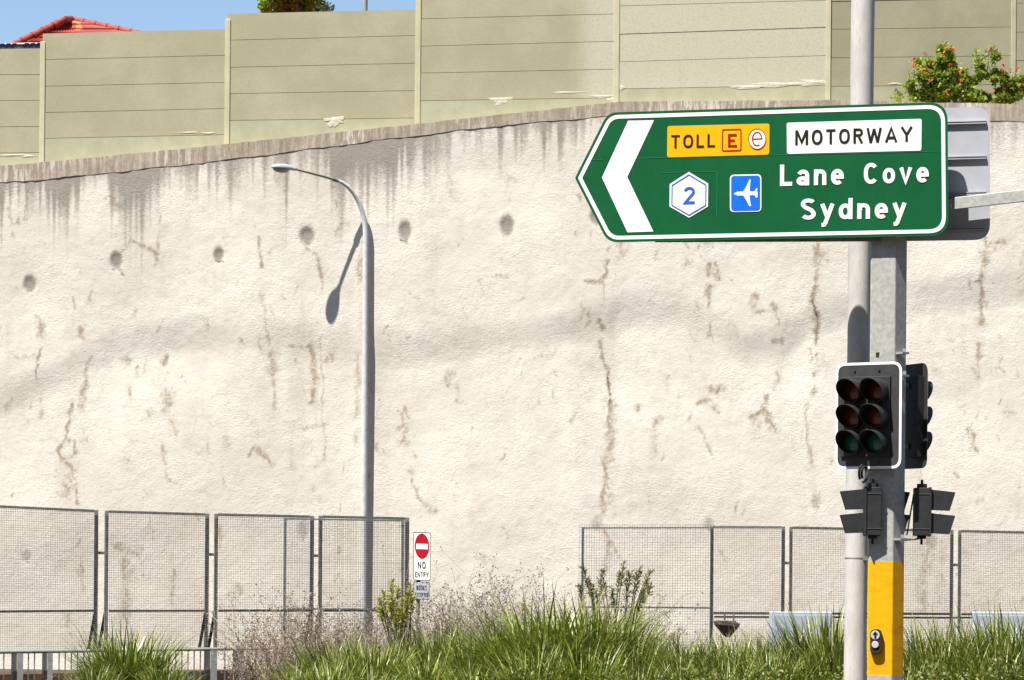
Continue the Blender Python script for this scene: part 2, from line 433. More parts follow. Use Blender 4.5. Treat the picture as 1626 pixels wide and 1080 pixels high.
# ------------------------------------------------------------------ the sun and sky
to_sun = V((-.98, -1.0, 2.7)).normalized()
sd = bpy.data.lights.new("sun", 'SUN'); sd.energy = 5.0; sd.angle = R(.5); sd.color = (1, .965, .90)
so = bpy.data.objects.new("sun", sd); col.objects.link(so)
so.rotation_euler = to_sun.to_track_quat('Z', 'Y').to_euler()
so.location = (-20, -20, 40)
w = bpy.data.worlds.new("World"); scene.world = w; w.use_nodes = True
wn = w.node_tree
sk = wn.nodes.new('ShaderNodeTexSky'); sk.sky_type = 'NISHITA'; sk.sun_disc = False
sk.sun_elevation = math.asin(to_sun.z); sk.sun_rotation = math.atan2(to_sun.x, to_sun.y) % (2 * math.pi)
sk.altitude = 50; sk.air_density = 1.0; sk.dust_density = .3; sk.ozone_density = 2.0
wn.links.new(sk.outputs[0], wn.nodes['Background'].inputs[0]); wn.nodes['Background'].inputs[1].default_value = .072
scene.view_settings.view_transform = 'Standard'; scene.view_settings.look = 'None'
scene.view_settings.gamma = 1; scene.view_settings.use_curve_mapping = False
scene.view_settings.exposure = 1.12

exec_parts = []
# ------------------------------------------------------------------ ground
def ground():
    ys = [-400, -120, -70, -40, -14, 0, 20, 30, 36, 41, 45, 52, 64.6, 67.2, 71, 120, 400, 1500]
    zs = [95, 78, 64, 42, 1, 0, 0, .05, .02, -.15, -.62, -.62, -.62, 8.6, 9.2, 9.6, 12, 20]  # first heights: unseen hill behind the camera, added to cut sky fill
    xs = [-900, -200, -60, -30, -16, -8, 0, 8, 16, 30, 60, 200, 900]
    mb = MB(); nx = len(xs)
    vs = [(x, y, z) for y, z in zip(ys, zs) for x in xs]
    fs = [(j * nx + i, j * nx + i + 1, (j + 1) * nx + i + 1, (j + 1) * nx + i) for j in range(len(ys) - 1) for i in range(nx - 1)]
    mb.add(vs, fs)
    tag(mb.build('ground', M['soil']), kind='structure')
    rd = MB(); rd.poly([(-60, 45.3, -.616), (60, 45.3, -.616), (60, 49.3, -.616), (-60, 49.3, -.616)])
    tag(rd.build('road', M['asphalt']), kind='structure')
ground()

# ------------------------------------------------------------------ retaining wall
WALL = Plane((0, 62, 0), (.13, 1, 0))
def interp_line(pl):
    us = [p[0] for p in pl]; vs = [p[1] for p in pl]
    return us, vs
COP_TOP = [(-500, 308), (0, 264), (150, 250), (362, 229), (660, 197), (985, 161.5), (1320, 159), (1626, 166), (2100, 178)]
COP_BOT = [(-500, 336), (0, 291), (150, 277), (362, 254), (600, 223), (800, 199), (985, 183), (1320, 186), (1626, 194), (2100, 206)]
def wall_z(pl):
    q = [WALL.hit(*p) for p in pl]
    return np.array([a.x for a in q]), np.array([a.z for a in q])

nrng = np.random.RandomState(5)
def vnoise(x, y, seed):
    rs = np.random.RandomState(seed); T = rs.rand(256, 256)
    xi = np.floor(x).astype(int); yi = np.floor(y).astype(int); fx = x - xi; fy = y - yi
    fx = fx * fx * (3 - 2 * fx); fy = fy * fy * (3 - 2 * fy)
    g = lambda a, b: T[a % 256, b % 256]
    return (g(xi, yi) * (1 - fx) + g(xi + 1, yi) * fx) * (1 - fy) + (g(xi, yi + 1) * (1 - fx) + g(xi + 1, yi + 1) * fx) * fy
def fbm(x, y, seed, o=4, p=.5):
    s = 0; a = 1; t = 0
    for k in range(o):
        s = s + a * vnoise(x * 2 ** k, y * 2 ** k, seed + k); t += a; a *= p
    return s / t - .5
def sstep(x, a, b):
    t = np.clip((x - a) / (b - a), 0, 1); return t * t * (3 - 2 * t)

BAND = [(-300, 660), (0, 632), (60, 612), (130, 572), (200, 546), (300, 530), (420, 532), (560, 545), (640, 556), (700, 548), (800, 535), (900, 520), (1000, 492), (1080, 490), (1130, 512), (1180, 552), (1240, 546), (1290, 505), (1340, 490), (1460, 470), (1560, 462), (1626, 452), (1900, 430)]
HOLES = [(47, 450, 10, 15), (184, 413, 9, 16), (347, 404, 8, 13), (487, 374, 12, 16), (643, 366, 10, 17), (805, 358, 11, 18), (946, 343, 9, 15), (949, 832, 10, 17), (1126, 832, 9, 12), (1296, 798, 9, 17), (1480, 862, 10, 14), (480, 842, 10, 18), (42, 884, 9, 12), (1106, 350, 10, 16)]
# (channel, width, strength, points): 1 = brown seepage, 2 = black crack, 0 = grey
CR = [
 (1, 5, .8, [(206, 380), (222, 388), (240, 398), (249, 404)]), (1, 6, .55, [(206, 380), (194, 396), (190, 426)]), (1, 4, .5, [(252, 338), (254, 362), (251, 392), (247, 424)]), (1, 9, .7, [(245, 400), (247, 412)]),
 (1, 6, .7, [(413, 375), (411, 395), (416, 424)]), (1, 8, .75, [(490, 396), (503, 404), (509, 428), (511, 458)]), (1, 12, .6, [(580, 378), (574, 410), (572, 445)]), (1, 9, .5, [(568, 560), (569, 620), (563, 660)]),
 (1, 5, .6, [(54, 500), (65, 508), (66, 530)]), (1, 10, .75, [(66, 518), (67, 534)]), (1, 11, .7, [(128, 520), (128, 530)]), (1, 10, .4, [(257, 505), (258, 509)]),
 (1, 6, .85, [(68, 552), (60, 570), (58, 602)]), (1, 7, .45, [(28, 568), (44, 567), (58, 562)]), (1, 7, .7, [(143, 566), (137, 590), (134, 610), (130, 650)]), (1, 11, .7, [(136, 596), (134, 606)]),
 (1, 6, .8, [(114, 640), (110, 670), (104, 692), (98, 708), (92, 716), (100, 728), (113, 744), (122, 766), (124, 800)]), (1, 7, .7, [(103, 697), (118, 700), (119, 716), (110, 727)]), (1, 22, .62, [(112, 756), (106, 782)]), (1, 12, .5, [(64, 632), (65, 662)]), (1, 8, .5, [(10, 640), (9, 656)]),
 (1, 9, .75, [(261, 568), (260, 578)]), (1, 7, .55, [(204, 616), (208, 640)]), (1, 13, .62, [(263, 624), (267, 640), (257, 652)]), (1, 7, .55, [(257, 704), (261, 740), (270, 765)]), (1, 9, .8, [(402, 712), (397, 724)]), (1, 8, .7, [(410, 714), (420, 724), (430, 738)]), (1, 8, .45, [(330, 695), (331, 718), (312, 720)]), (1, 6, .4, [(352, 740), (356, 775)]),
 (1, 7, .5, [(415, 470), (424, 520), (426, 548)]), (1, 15, .62, [(430, 565), (431, 600)]), (1, 6, .55, [(432, 600), (436, 650)]), (1, 5, .8, [(460, 549), (476, 551), (494, 549)]), (1, 8, .7, [(495, 545), (498, 570), (499, 600), (492, 640)]), (1, 6, .5, [(508, 540), (513, 600), (510, 650), (515, 700), (516, 730)]), (1, 13, .5, [(565, 686), (565, 704)]), (1, 7, .5, [(480, 680), (520, 672)]),
 (1, 6, .8, [(631, 652), (644, 650), (648, 664)]), (1, 15, .6, [(638, 656), (640, 700)]), (1, 6, .7, [(653, 745), (656, 770), (664, 792), (690, 812)]), (1, 5, .6, [(773, 440), (788, 437), (806, 439)]), (1, 5, .8, [(646, 537), (656, 533), (672, 538)]), (2, 5, .5, [(650, 466), (664, 474)]), (1, 7, .55, [(880, 592), (885, 598)]), (1, 8, .5, [(850, 568), (880, 562)]), (1, 7, .5, [(726, 612), (727, 636)]), (1, 8, .45, [(800, 838), (806, 850), (802, 866)]),
 (1, 6, .95, [(966, 415), (960, 438), (952, 448), (930, 446)]), (1, 5, .85, [(958, 446), (960, 474)]), (1, 8, .8, [(952, 508), (953, 518)]), (1, 5, .9, [(952, 540), (956, 566), (964, 588), (966, 612), (967, 646)]), (1, 12, .9, [(968, 640), (966, 668), (972, 690)]), (1, 9, .8, [(972, 684), (978, 690)]), (2, 3, .7, [(966, 600), (967, 640)]), (2, 3, .6, [(970, 662), (978, 682)]), (1, 15, .5, [(968, 690), (970, 730)]), (1, 8, .75, [(974, 690), (966, 720), (957, 732), (962, 760), (958, 790), (958, 815)]), (1, 10, .6, [(955, 725), (957, 736)]), (1, 6, .6, [(964, 766), (970, 782), (967, 800)]), (1, 30, .26, [(975, 400), (972, 600), (975, 860)]), (1, 10, .65, [(960, 840), (966, 858), (962, 900)]), (1, 5, .5, [(972, 860), (982, 884)]),
 (1, 9, .85, [(1128, 418), (1126, 440)]), (1, 9, .75, [(1136, 416), (1144, 444)]), (1, 8, .6, [(1128, 428), (1140, 442)]), (1, 6, .9, [(1127, 456), (1125, 488)]), (1, 8, .8, [(1126, 514), (1127, 532)]), (2, 4, .5, [(1126, 516), (1132, 546)]), (1, 9, .85, [(1128, 616), (1136, 622), (1144, 616)]), (1, 8, .75, [(1108, 640), (1126, 634)]), (1, 9, .65, [(1134, 648), (1142, 656)]), (1, 7, .55, [(1098, 656), (1096, 668)]), (1, 6, .5, [(1110, 680), (1124, 706), (1128, 722)]),
 (1, 13, .6, [(1050, 662), (1036, 676)]), (1, 16, .4, [(1038, 676), (1040, 715)]), (1, 6, .5, [(1046, 396), (1040, 410)]), (1, 9, .4, [(1056, 600), (1056, 620)]), (1, 14, .3, [(1050, 466), (1066, 472)]),
 (1, 13, .8, [(1228, 484), (1234, 494)]), (1, 10, .6, [(1232, 490), (1235, 516)]), (1, 6, .7, [(1200, 496), (1218, 494)]), (1, 8, .8, [(1226, 540), (1240, 540)]), (1, 8, .5, [(1235, 590), (1232, 620)]), (1, 10, .75, [(1215, 630), (1214, 650), (1208, 656)]), (1, 11, .85, [(1214, 650), (1192, 662)]), (1, 14, .72, [(1214, 652), (1222, 670), (1230, 682)]), (1, 18, .3, [(1205, 665), (1200, 690)]),
 (1, 12, .72, [(1296, 382), (1297, 420)]), (1, 6, .9, [(1297, 420), (1294, 455), (1290, 478), (1297, 500), (1298, 515), (1294, 545)]), (2, 3, .8, [(1291, 478), (1297, 506)]), (2, 3, .6, [(1298, 510), (1294, 550)]), (1, 7, .7, [(1297, 562), (1297, 572)]), (1, 7, .7, [(1293, 592), (1293, 600)]), (1, 9, .7, [(1292, 612), (1292, 622)]), (1, 6, .6, [(1281, 640), (1282, 700), (1290, 740)]),
 (1, 8, .8, [(1563, 376), (1564, 390), (1594, 383)]), (1, 13, .75, [(1565, 406), (1561, 424)]), (2, 3, .75, [(1540, 448), (1558, 446), (1580, 450)]), (1, 6, .8, [(1558, 425), (1559, 470), (1556, 500)]), (1, 11, .75, [(1558, 496), (1558, 512)]), (1, 13, .8, [(1555, 548), (1555, 566)]), (1, 4, .6, [(1555, 570), (1556, 600)]), (2, 4, .6, [(1612, 444), (1626, 436)]), (1, 14, .5, [(1600, 655), (1612, 656)]), (1, 7, .6, [(1554, 655), (1550, 664)]), (1, 6, .7, [(1540, 684), (1548, 690), (1546, 704), (1552, 718)]), (1, 7, .55, [(1510, 540), (1514, 542)]), (2, 3, .5, [(1570, 485), (1592, 486)]), (2, 3, .5, [(1478, 466), (1500, 470)]), (1, 6, .7, [(1516, 752), (1522, 758)]),
 (1, 14, .7, [(183, 868), (200, 878), (225, 880)]), (1, 22, .55, [(196, 880), (200, 925), (198, 990)]), (1, 8, .6, [(128, 890), (130, 930)]), (1, 9, .5, [(275, 905), (274, 960)]), (1, 10, .5, [(378, 930), (380, 940)]), (1, 9, .5, [(350, 835), (350, 870)]), (1, 24, .5, [(1475, 850), (1468, 900), (1466, 960)]), (1, 10, .4, [(1495, 860), (1492, 960)]), (1, 8, .5, [(1143, 876), (1150, 890)]), (1, 12, .35, [(1048, 900), (1050, 960)]), (1, 10, .35, [(640, 860), (650, 880)]),
 (2, 3, .8, [(180, 428), (190, 432)]), (2, 4, .7, [(188, 430), (197, 437)]), (2, 3, .8, [(340, 413), (347, 416), (354, 415)]), (2, 5, .45, [(480, 390), (490, 392)]), (2, 3, .75, [(635, 380), (648, 386)]), (2, 7, .4, [(45, 464), (52, 470)]), (2, 5, .4, [(800, 374), (810, 378)]),
 (1, 5, .55, [(14, 330), (20, 356), (36, 350), (40, 326)]), (2, 4, .4, [(870, 240), (872, 262)]), (1, 18, .4, [(714, 280), (716, 305)]), (1, 16, .4, [(806, 282), (808, 310)]),
]
def make_wall():
    tx, tz = wall_z(COP_BOT)
    X = np.arange(-13.6, 13.6, .027); nz = 350
    top = np.interp(X, tx, tz) + .1
    zz = np.linspace(0, 1, nz)
    XX = np.repeat(X[:, None], nz, 1); ZZ = -.7 + (top[:, None] + .7) * zz[None, :]
    YY = 62 - .13 * XX
    a = XX / YY * F_PX; b = (ZZ - CAM.z) / YY * F_PX
    Uu = U0 + a * cR + b * sR; Vv = VH - (-a * sR + b * cR)
    # real relief: gentle swellings, one long ledge where the spray coat bulges, small lumps
    bu, bv = interp_line(BAND)
    bandv = np.interp(Uu, bu, bv)
    soft = 26 + 16 * (fbm(XX * .35, ZZ * .1, 40) + .5)
    ampl = .09 * (.75 + 1.1 * fbm(XX * .5, ZZ * 0 + 3, 44))
    h = -ampl * sstep(Vv - bandv, -soft, soft) * 1.0 + ampl * sstep(Vv - bandv, 10, 300)
    h += -.03 * sstep(Uu - 930 - 8 * fbm(XX * 0, ZZ * .8, 61), -22, 22) * sstep(Vv, 520, 620) * (1 - sstep(Vv, 800, 900)) + .03 * sstep(Uu, 950, 1150) * sstep(Vv, 520, 620) * (1 - sstep(Vv, 800, 900))
    h += .075 * fbm(XX * .33, ZZ * .38, 20, 2) + .020 * fbm(XX * 1.15, ZZ * 1.1, 24, 3) + .0042 * fbm(XX * 5, ZZ * 6, 28, 3, .6) + .0022 * fbm(XX * 13, ZZ * 15, 33, 2)
    h *= 1 - .6 * np.exp(-((Uu - 583) / 22) ** 2)
    h *= 1 - .85 * sstep(ZZ - top[:, None], -1.1, -.25)
    S = np.zeros((3,) + XX.shape)
    for (u, v, ru, rv) in HOLES:
        d = ((Uu - u) / ru) ** 2 + ((Vv - v) / rv) ** 2
        S[0] = np.maximum(S[0], (.95 if v < 600 else .5) * np.exp(-d ** 1.4 * .8)); S[2] = np.maximum(S[2], .5 * np.exp(-((Uu - u - 2) / (ru * .55)) ** 2 - ((Vv - v - rv * .75) / (rv * .3)) ** 2) * (vnoise(Uu * .4, Vv * .5, 131) > .4))
        h -= (.024 if v < 600 else .008) * np.exp(-(((Uu - u) / ru) ** 2 + ((Vv - v - 2) / (rv * .8)) ** 2) ** 2)
    def stroke(ch, wd, st, pts):
        for (x0, y0), (x1, y1) in zip(pts[:-1], pts[1:]):
            m = wd * 2.2
            i0, i1 = np.searchsorted(X, [WALL.hit(min(x0, x1) - m - 8, 500).x, WALL.hit(max(x0, x1) + m + 8, 500).x])
            if i1 <= i0: continue
            uu, vv = Uu[i0:i1], Vv[i0:i1]
            dx, dy = x1 - x0, y1 - y0; L2 = dx * dx + dy * dy + 1e-6
            jit = 5.0 * vnoise(vv * .09 + 7, uu * .09, 71) - 2.5 + 2.6 * vnoise(vv * .31, uu * .31, 73) - 1.3
            wob = .30 + 1.35 * vnoise(vv * .075 + x0, uu * .05 + y0, 75) ** 1.3 + .5 * (vnoise(uu * .35, vv * .28, 77) - .5)
            t = np.clip(((uu - x0) * dx + (vv - y0) * dy) / L2, 0, 1)
            d = np.hypot(uu + jit - x0 - t * dx, vv - y0 - t * dy) / (wd * .62 * np.clip(wob, .18, 2))
            S[ch, i0:i1] = np.maximum(S[ch, i0:i1], st * (.72 * np.exp(-d ** 1.5) + .28 * np.exp(-(d * .4) ** 1.6)))
    for (ch, wd, st, pts) in CR:
        stroke(ch, wd * .95, st * .95, pts)
        if ch == 1 and wd < 9: stroke(2, 1.8, .32, pts)
    r2 = random.Random(3)
    for k in range(420):           # smaller marks between the traced ones
        u, v = r2.uniform(-60, 1690), r2.uniform(300, 1020)
        n = r2.choice((1, 1, 2, 3)); pts = [(u, v)]
        for _ in range(n): pts.append((pts[-1][0] + r2.gauss(0, 4), pts[-1][1] + r2.uniform(4, 14)))
        stroke(1, r2.uniform(2.5, 5.5) if k % 6 else r2.uniform(7, 13), r2.uniform(.2, .6), pts)
    for k in range(90):            # faint upright run-off
        u, v = r2.uniform(-60, 1690), r2.uniform(250, 800)
        stroke(r2.choice((0, 1)), r2.uniform(5, 24), r2.uniform(.08, .24), [(u, v), (u + r2.gauss(0, 4), v + r2.uniform(60, 240))])
    S[1] *= .30 + 1.0 * np.clip(vnoise(Uu * .22, Vv * .16, 111) * .6 + vnoise(Uu * .5, Vv * .4, 112) * .55 - .1, 0, 1)
    # run-off under the coping
    cu, cv = interp_line(COP_BOT)
    d = Vv - np.interp(Uu, cu, cv)
    e1 = np.clip(vnoise(XX * 16, XX * 0, 81) * .5 + vnoise(XX * 6.5, XX * 0 + 5, 82) * .5 + vnoise(XX * 1.6, XX * 0 + 5, 83) * .45 - .40, 0, 1)
    u_mod = .62 + .5 * np.exp(-((Uu - 60) / 140) ** 2) + .75 * np.exp(-((Uu - 590) / 60) ** 2) + .45 * np.exp(-((Uu - 870) / 60) ** 2) + .2 * np.exp(-((Uu - 300) / 120) ** 2)
    ln = (18 + 125 * e1 ** 1.4) * (.5 + .7 * u_mod)
    drip = np.clip(u_mod * (.48 + 1.0 * e1), 0, 1) * np.exp(-(np.clip(d, 0, 1e9) / ln) ** 1.6)
    S[0] = np.maximum(S[0], np.clip(drip, 0, .95))
    S[2] = np.maximum(S[2], .14 * np.exp(-(np.clip(d - 2, 0, 1e9) / 3.5) ** 2) * (vnoise(XX * 2.3, XX * 0, 90) > .35))
    nx, nrm = len(X), WALL.n
    P = np.stack([XX + nrm.x * h, YY + nrm.y * h, ZZ], -1).reshape(-1, 3)
    o = V((0, 62, -.62)); P = P - np.array(o)
    idx = np.arange(nx * nz).reshape(nx, nz)
    q = np.stack([idx[:-1, :-1], idx[1:, :-1], idx[1:, 1:], idx[:-1, 1:]], -1).reshape(-1, 4)
    me = bpy.data.meshes.new('retaining_wall')
    me.vertices.add(len(P)); me.vertices.foreach_set('co', P.astype(np.float32).ravel())
    me.loops.add(q.size); me.loops.foreach_set('vertex_index', q.astype(np.int32).ravel())
    me.polygons.add(len(q)); me.polygons.foreach_set('loop_start', np.arange(0, q.size, 4, dtype=np.int32))
    me.polygons.foreach_set('use_smooth', np.ones(len(q), bool))
    at_ = me.color_attributes.new('stain', 'FLOAT_COLOR', 'POINT')
    c4 = np.ones((len(P), 4), np.float32); c4[:, :3] = S.reshape(3, -1).T
    at_.data.foreach_set('color', c4.ravel())
    me.materials.append(M['shotcrete']); me.update(calc_edges=True)
    ob = bpy.data.objects.new('retaining_wall', me); col.objects.link(ob); ob.location = o; LOC[ob] = o
    tag(ob, 'tall stained cream sprayed-concrete retaining wall behind the mesh fences', 'wall')
    # the body of the wall behind its face
    bk = MB(); k = .9
    pts = [(-13.6, -.7), (13.5, -.7)] + [(x, float(np.interp(x, tx, tz)) + .05) for x in np.linspace(13.5, -13.6, 40)]
    fr = [V((x, 62 - .13 * x + .14, z)) for x, z in pts]; ba = [p - WALL.n * k for p in fr]
    bk.prism(fr, ba); bk.build('wall_core', M['coping'], ob)
    # coping, a little proud of the face and slightly uneven
    cx, cz = wall_z(COP_TOP)
    for x0, x1 in ((-13.6, -5.92), (-5.915, 2.3), (2.305, 13.5)):
        cp = MB(); xs = np.linspace(x0, x1, 60); a_, b_, c_, d_ = [], [], [], []
        for x in xs:
            zb = float(np.interp(x, tx, tz)) + .012 * math.sin(x * 3.7) + .01 * rnd.uniform(-1, 1); zt = float(np.interp(x, cx, cz)) + .008 * rnd.uniform(-1, 1)
            f = V((x, 62 - .13 * x, 0)) + WALL.n * (.010 + .006 * rnd.uniform(-1, 1)); bck = f - WALL.n * .75
            a_.append(V((f.x, f.y, zb))); b_.append(V((f.x, f.y, zt))); c_.append(V((bck.x, bck.y, zt))); d_.append(V((bck.x, bck.y, zb)))
        n = len(xs); vs = a_ + b_ + c_ + d_
        fs = []
        for i in range(n - 1):
            for r in range(4): fs.append((r * n + i, r * n + i + 1, ((r + 1) % 4) * n + i + 1, ((r + 1) % 4) * n + i))
        fs += [(0, n, 2 * n, 3 * n), (4 * n - 1, 3 * n - 1, 2 * n - 1, n - 1)]
        cp.add(vs, fs); cp.build('coping', M['coping'], ob)
make_wall()

# ------------------------------------------------------------------ noise barrier on top
BAR = Plane((0, 62.32, 0), (.13, 1, 0))
def barrier():
    p5 = BAR.hit(1317, 150)
    th = math.atan(-.13) + R(15)
    BAR2 = Plane((p5.x, p5.y, 0), (-math.sin(th), math.cos(th), 0))
    root = thing('noise_barrier', 'stepped khaki concrete noise barrier of stacked planks on top of the retaining wall', 'noise barrier', BAR.hit(660, 230))
    bays = [
     (BAR, -190, 64, [80, 120, 161.5, 203, 245, 286], [77, 118, 159, 200.5, 242, 284], 4, 0),
     (BAR, 72, 358, [53.5, 94.5, 136.8, 178.6, 219.6, 262], [46, 87.4, 130.5, 171.9, 213.5, 256], 4, 0),
     (BAR, 366, 661, [22, 63.6, 106.7, 148.5, 191.1, 236], [15, 56, 100, 143.5, 187, 230], 4, 0),
     (BAR, 669, 976, [-58, -14, 29.7, 73.2, 115.9, 159.8, 206], [-66, -22, 21.7, 65.2, 109.6, 155, 200], 5, 1),
     (BAR, 985, 1313, [-80, -35, 9.2, 54, 98, 141, 186], [-90, -45, 0, 42.7, 87.8, 134.7, 182], 5, 2),
     (BAR2, 1321, 1607, [-88, -43, 2, 46.3, 91.6, 137, 184], [-95, -49, -4, 42.5, 88.2, 134, 182], 5, 0),
     (BAR2, 1615, 1760, [-86, -40, 5, 51, 96, 142, 190], [-88, -44, 1, 47, 93, 139, 188], 5, 0)]
    for pl, uL, uR, vL, vR, kick, pale in bays:
        mb, kb = MB(), MB(); pv = []; uL -= 4; uR += 4
        for i in range(len(vL) - 1):
            t = kb if i >= kick else mb
            g = .7 if i else 0
            nseg = 24
            a = [(uL + (uR - uL) * k / nseg, vL[i] + g + (vR[i] - vL[i]) * k / nseg) for k in range(nseg + 1)]
            b = [(uL + (uR - uL) * k / nseg, vL[i + 1] + (vR[i + 1] - vL[i + 1]) * k / nseg) for k in range(nseg + 1)]
            dp = .004 * rnd.uniform(-1, 1)
            for k in range(nseg):
                q = [a[k], a[k + 1], b[k + 1], b[k]]
                t.add([pl.hit(*p, dp) for p in q] , [(0, 1, 2, 3)])
                if t is mb:
                    for p in q:
                        f = (p[0] - uL) / (uR - uL)
                        pv.append(1.0 * float(sstep(np.array(f), .76, .9)) if pale == 1 else 1.0 if pale == 2 else 0)
            t.add([pl.hit(*a[0], dp), pl.hit(*a[-1], dp), pl.hit(*a[-1], -.14), pl.hit(*a[0], -.14)], [(0, 1, 2, 3)])
            t.add([pl.hit(*b[0], dp), pl.hit(*b[-1], dp), pl.hit(*b[-1], -.14), pl.hit(*b[0], -.14)], [(3, 2, 1, 0)])
            if t is mb: pv += [float(pale == 2)] * 8
        # back of the bay
        mb.add([pl.hit(uL, vL[0], -.06), pl.hit(uR, vR[0], -.06), pl.hit(uR, vR[-1], -.06), pl.hit(uL, vL[-1], -.06)], [(0, 1, 2, 3)]); pv += [0] * 4
        mb.add([pl.hit(uL, vL[0], -.14), pl.hit(uR, vR[0], -.14), pl.hit(uR, vR[-1], -.14), pl.hit(uL, vL[-1], -.14)], [(3, 2, 1, 0)]); pv += [0] * 4
        o = mb.build('plank_panel', M['khaki'], root)
        at_ = o.data.attributes.new('pale', 'FLOAT', 'POINT'); at_.data.foreach_set('value', np.array(pv, np.float32))
        kb.build('kick_board', M['plinth'], o)
    for pl, u0, u1, vt, vb in ((BAR, 64, 72, 66, 275), (BAR, 358, 366, 30, 262), (BAR, 661, 669.5, -75, 236), (BAR, 976, 985, -95, 198), (BAR, 1313, 1321, -100, 185), (BAR2, 1607, 1615, -100, 185)):
        p = MB(); q = [(u0, vt), (u1, vt), (u1 - (vb - vt) * .009, vb), (u0 - (vb - vt) * .009, vb)]
        p.prism([pl.hit(*x, .020) for x in q], [pl.hit(*x, -.18) for x in q]); p.build('post', M['post_khaki'], root, bevel=.012)
    # pale lime deposits, thin lumps of mortar
    for u, v, ru, rv in ((532, 190, 20, 6), (528, 195, 9, 9), (795, 158, 22, 5), (794, 162, 12, 6), (900, 147, 32, 2), (958, 153, 24, 3), (972, 158, 9, 5), (988, 139, 5, 5), (1240, 134, 62, 4.5), (1190, 138, 40, 3.5), (1290, 131, 26, 6), (20, 246.5, 32, 1.8), (45, 248, 14, 2.2), (300, 210.5, 22, 1.6), (330, 211.5, 14, 1.8), (1420, 133, 14, 2)):
        mb = MB(); n = 26; r3 = random.Random(int(u)); pl = BAR if u < 1317 else BAR2
        ring = []
        for k in range(n):
            a = 2 * math.pi * k / n; rr = .82 + .2 * math.sin(3 * a + u) + .12 * math.sin(7 * a + v) + r3.uniform(-.06, .06)
            ring.append((u + ru * rr * math.cos(a), v + rv * rr * math.sin(a) - math.cos(a) * ru * .022))
        mb.add([pl.hit(*p, .0045) for p in ring] + [pl.hit(u, v, .012)], [(k, (k + 1) % n, n) for k in range(n)])
        mb.build('lime_patch', M['patch'], root)
    return BAR2
BAR2 = barrier()

# ------------------------------------------------------------------ house, trees, pole beyond the barrier
def house():
    root = thing('house', 'house with a weathered red tiled hip roof showing over the noise barrier', 'house', at(110, 250, 76) * 1)
    A, B = at(103, 33, 76), at(113, 32.5, 77.5)
    zE = at(-40, 95, 72).z
    L = A + V((-2.45, -2.0, 0)); L.z = zE
    Rt = at(555, 86, 74.5); Rt.z = zE
    Bk1 = V((Rt.x + 1.2, 92, zE)); Bk0 = V((L.x, 92, zE)); Rg = V((A.x + 1.0, 84, A.z))
    rf = MB()
    def face(tl, tr, bl, br, ns, nt_):
        # tiled slope: courses step down, pans ripple
        g = []
        for j in range(nt_ + 1):
            for e in (0, 1):
                t = min(1, j / nt_ + (0.0 if e == 0 else 0.0))
                nrm = ((tr - tl + br - bl).cross(bl - tl)).normalized()
                if nrm.z < 0: nrm = -nrm
                row = []
                for i in range(ns * 4 + 1):
                    s_ = i / (ns * 4)
                    p = (tl.lerp(tr, s_)).lerp(bl.lerp(br, s_), t)
                    row.append(p + nrm * (.028 * abs(math.sin(math.pi * s_ * ns)) + (.035 if e == 0 and j else 0)))
                g.append(row)
        m = len(g[0]); vs = [p for r_ in g for p in r_]
        rf.add(vs, [(j * m + i, j * m + i + 1, (j + 1) * m + i + 1, (j + 1) * m + i) for j in range(len(g) - 1) for i in range(m - 1)])
    face(A, B, L, Rt, 34, 12)
    face(B, Rg, Rt, Bk1, 30, 12)
    face(Rg, A, Bk0, L, 30, 12)
    ro = rf.build('roof', M['tiles'], root)
    rd = MB()
    for P, Q in ((A, L), (B, Rt), (A, B), (B, Rg)):
        n = max(2, int((Q - P).length / .36))
        for k in range(n):
            a, b = P.lerp(Q, k / n), P.lerp(Q, (k + 1.12) / n)
            rd.tube([a + V((0, 0, .035)), b + V((0, 0, .02))], [.085, .115], 8)
    rd.build('ridge_cap', M['ridge_red'], ro)
    wl = MB(); z0 = zE - 3.2
    b = [V((L.x + .4, L.y + .5, z0)), V((Rt.x - .4, Rt.y + .5, z0)), V((Bk1.x - .4, 91.5, z0)), V((L.x + .4, 91.5, z0))]
    wl.box8(b + [p + V((0, 0, 3.18)) for p in b]); wl.build('wall', M['house_wall'], root)
    # solar array on the lower roof in front
    sp = thing('solar_array', 'dark blue solar panels in white frames below the red roof, above the barrier', 'solar panel', at(20, 90, 70))
    fr = MB()
    pl = Plane(at(20, 75, 70), (-.1, -1, .0))
    def pj(u, v, up=0): return pl.hit(u, v, up)
    fr.prism([pj(*p) for p in ((-80, 70), (65, 67.3), (65, 69.4), (-80, 72))], [pj(*p) + V((0, .1, .0)) for p in ((-80, 70), (65, 67.3), (65, 69.4), (-80, 72))])
    fr.prism([pj(*p, -.03) for p in ((-80, 71), (65, 68.5), (65, 84), (-80, 86))], [pj(*p, -.08) for p in ((-80, 71), (65, 68.5), (65, 84), (-80, 86))])
    fr.build('frame', M['white_metal'], sp)
    for k in range(14):
        u = -72 + k * 9.75
        if k == 10: continue
        v = 70.4 - (u + 80) * .018
        q = [(u + 4.4, v), (u + 10.6, v - .1), (u + 6.2, v + 6.5), (u, v + 6.6)]
        ce = MB(); ce.prism([pj(*p, .01) for p in q], [pj(*p, -.02) for p in q])
        ce.build('cell_panel', M['solar'], sp)
    jb = MB(); jb.prism([pj(*p, .004) for p in ((-80, 73), (65, 70.4), (65, 72), (-80, 74.6))], [pj(*p, -.01) for p in ((-80, 73), (65, 70.4), (65, 72), (-80, 74.6))]); jb.build('cross_bar', M['solar'], sp)
house()

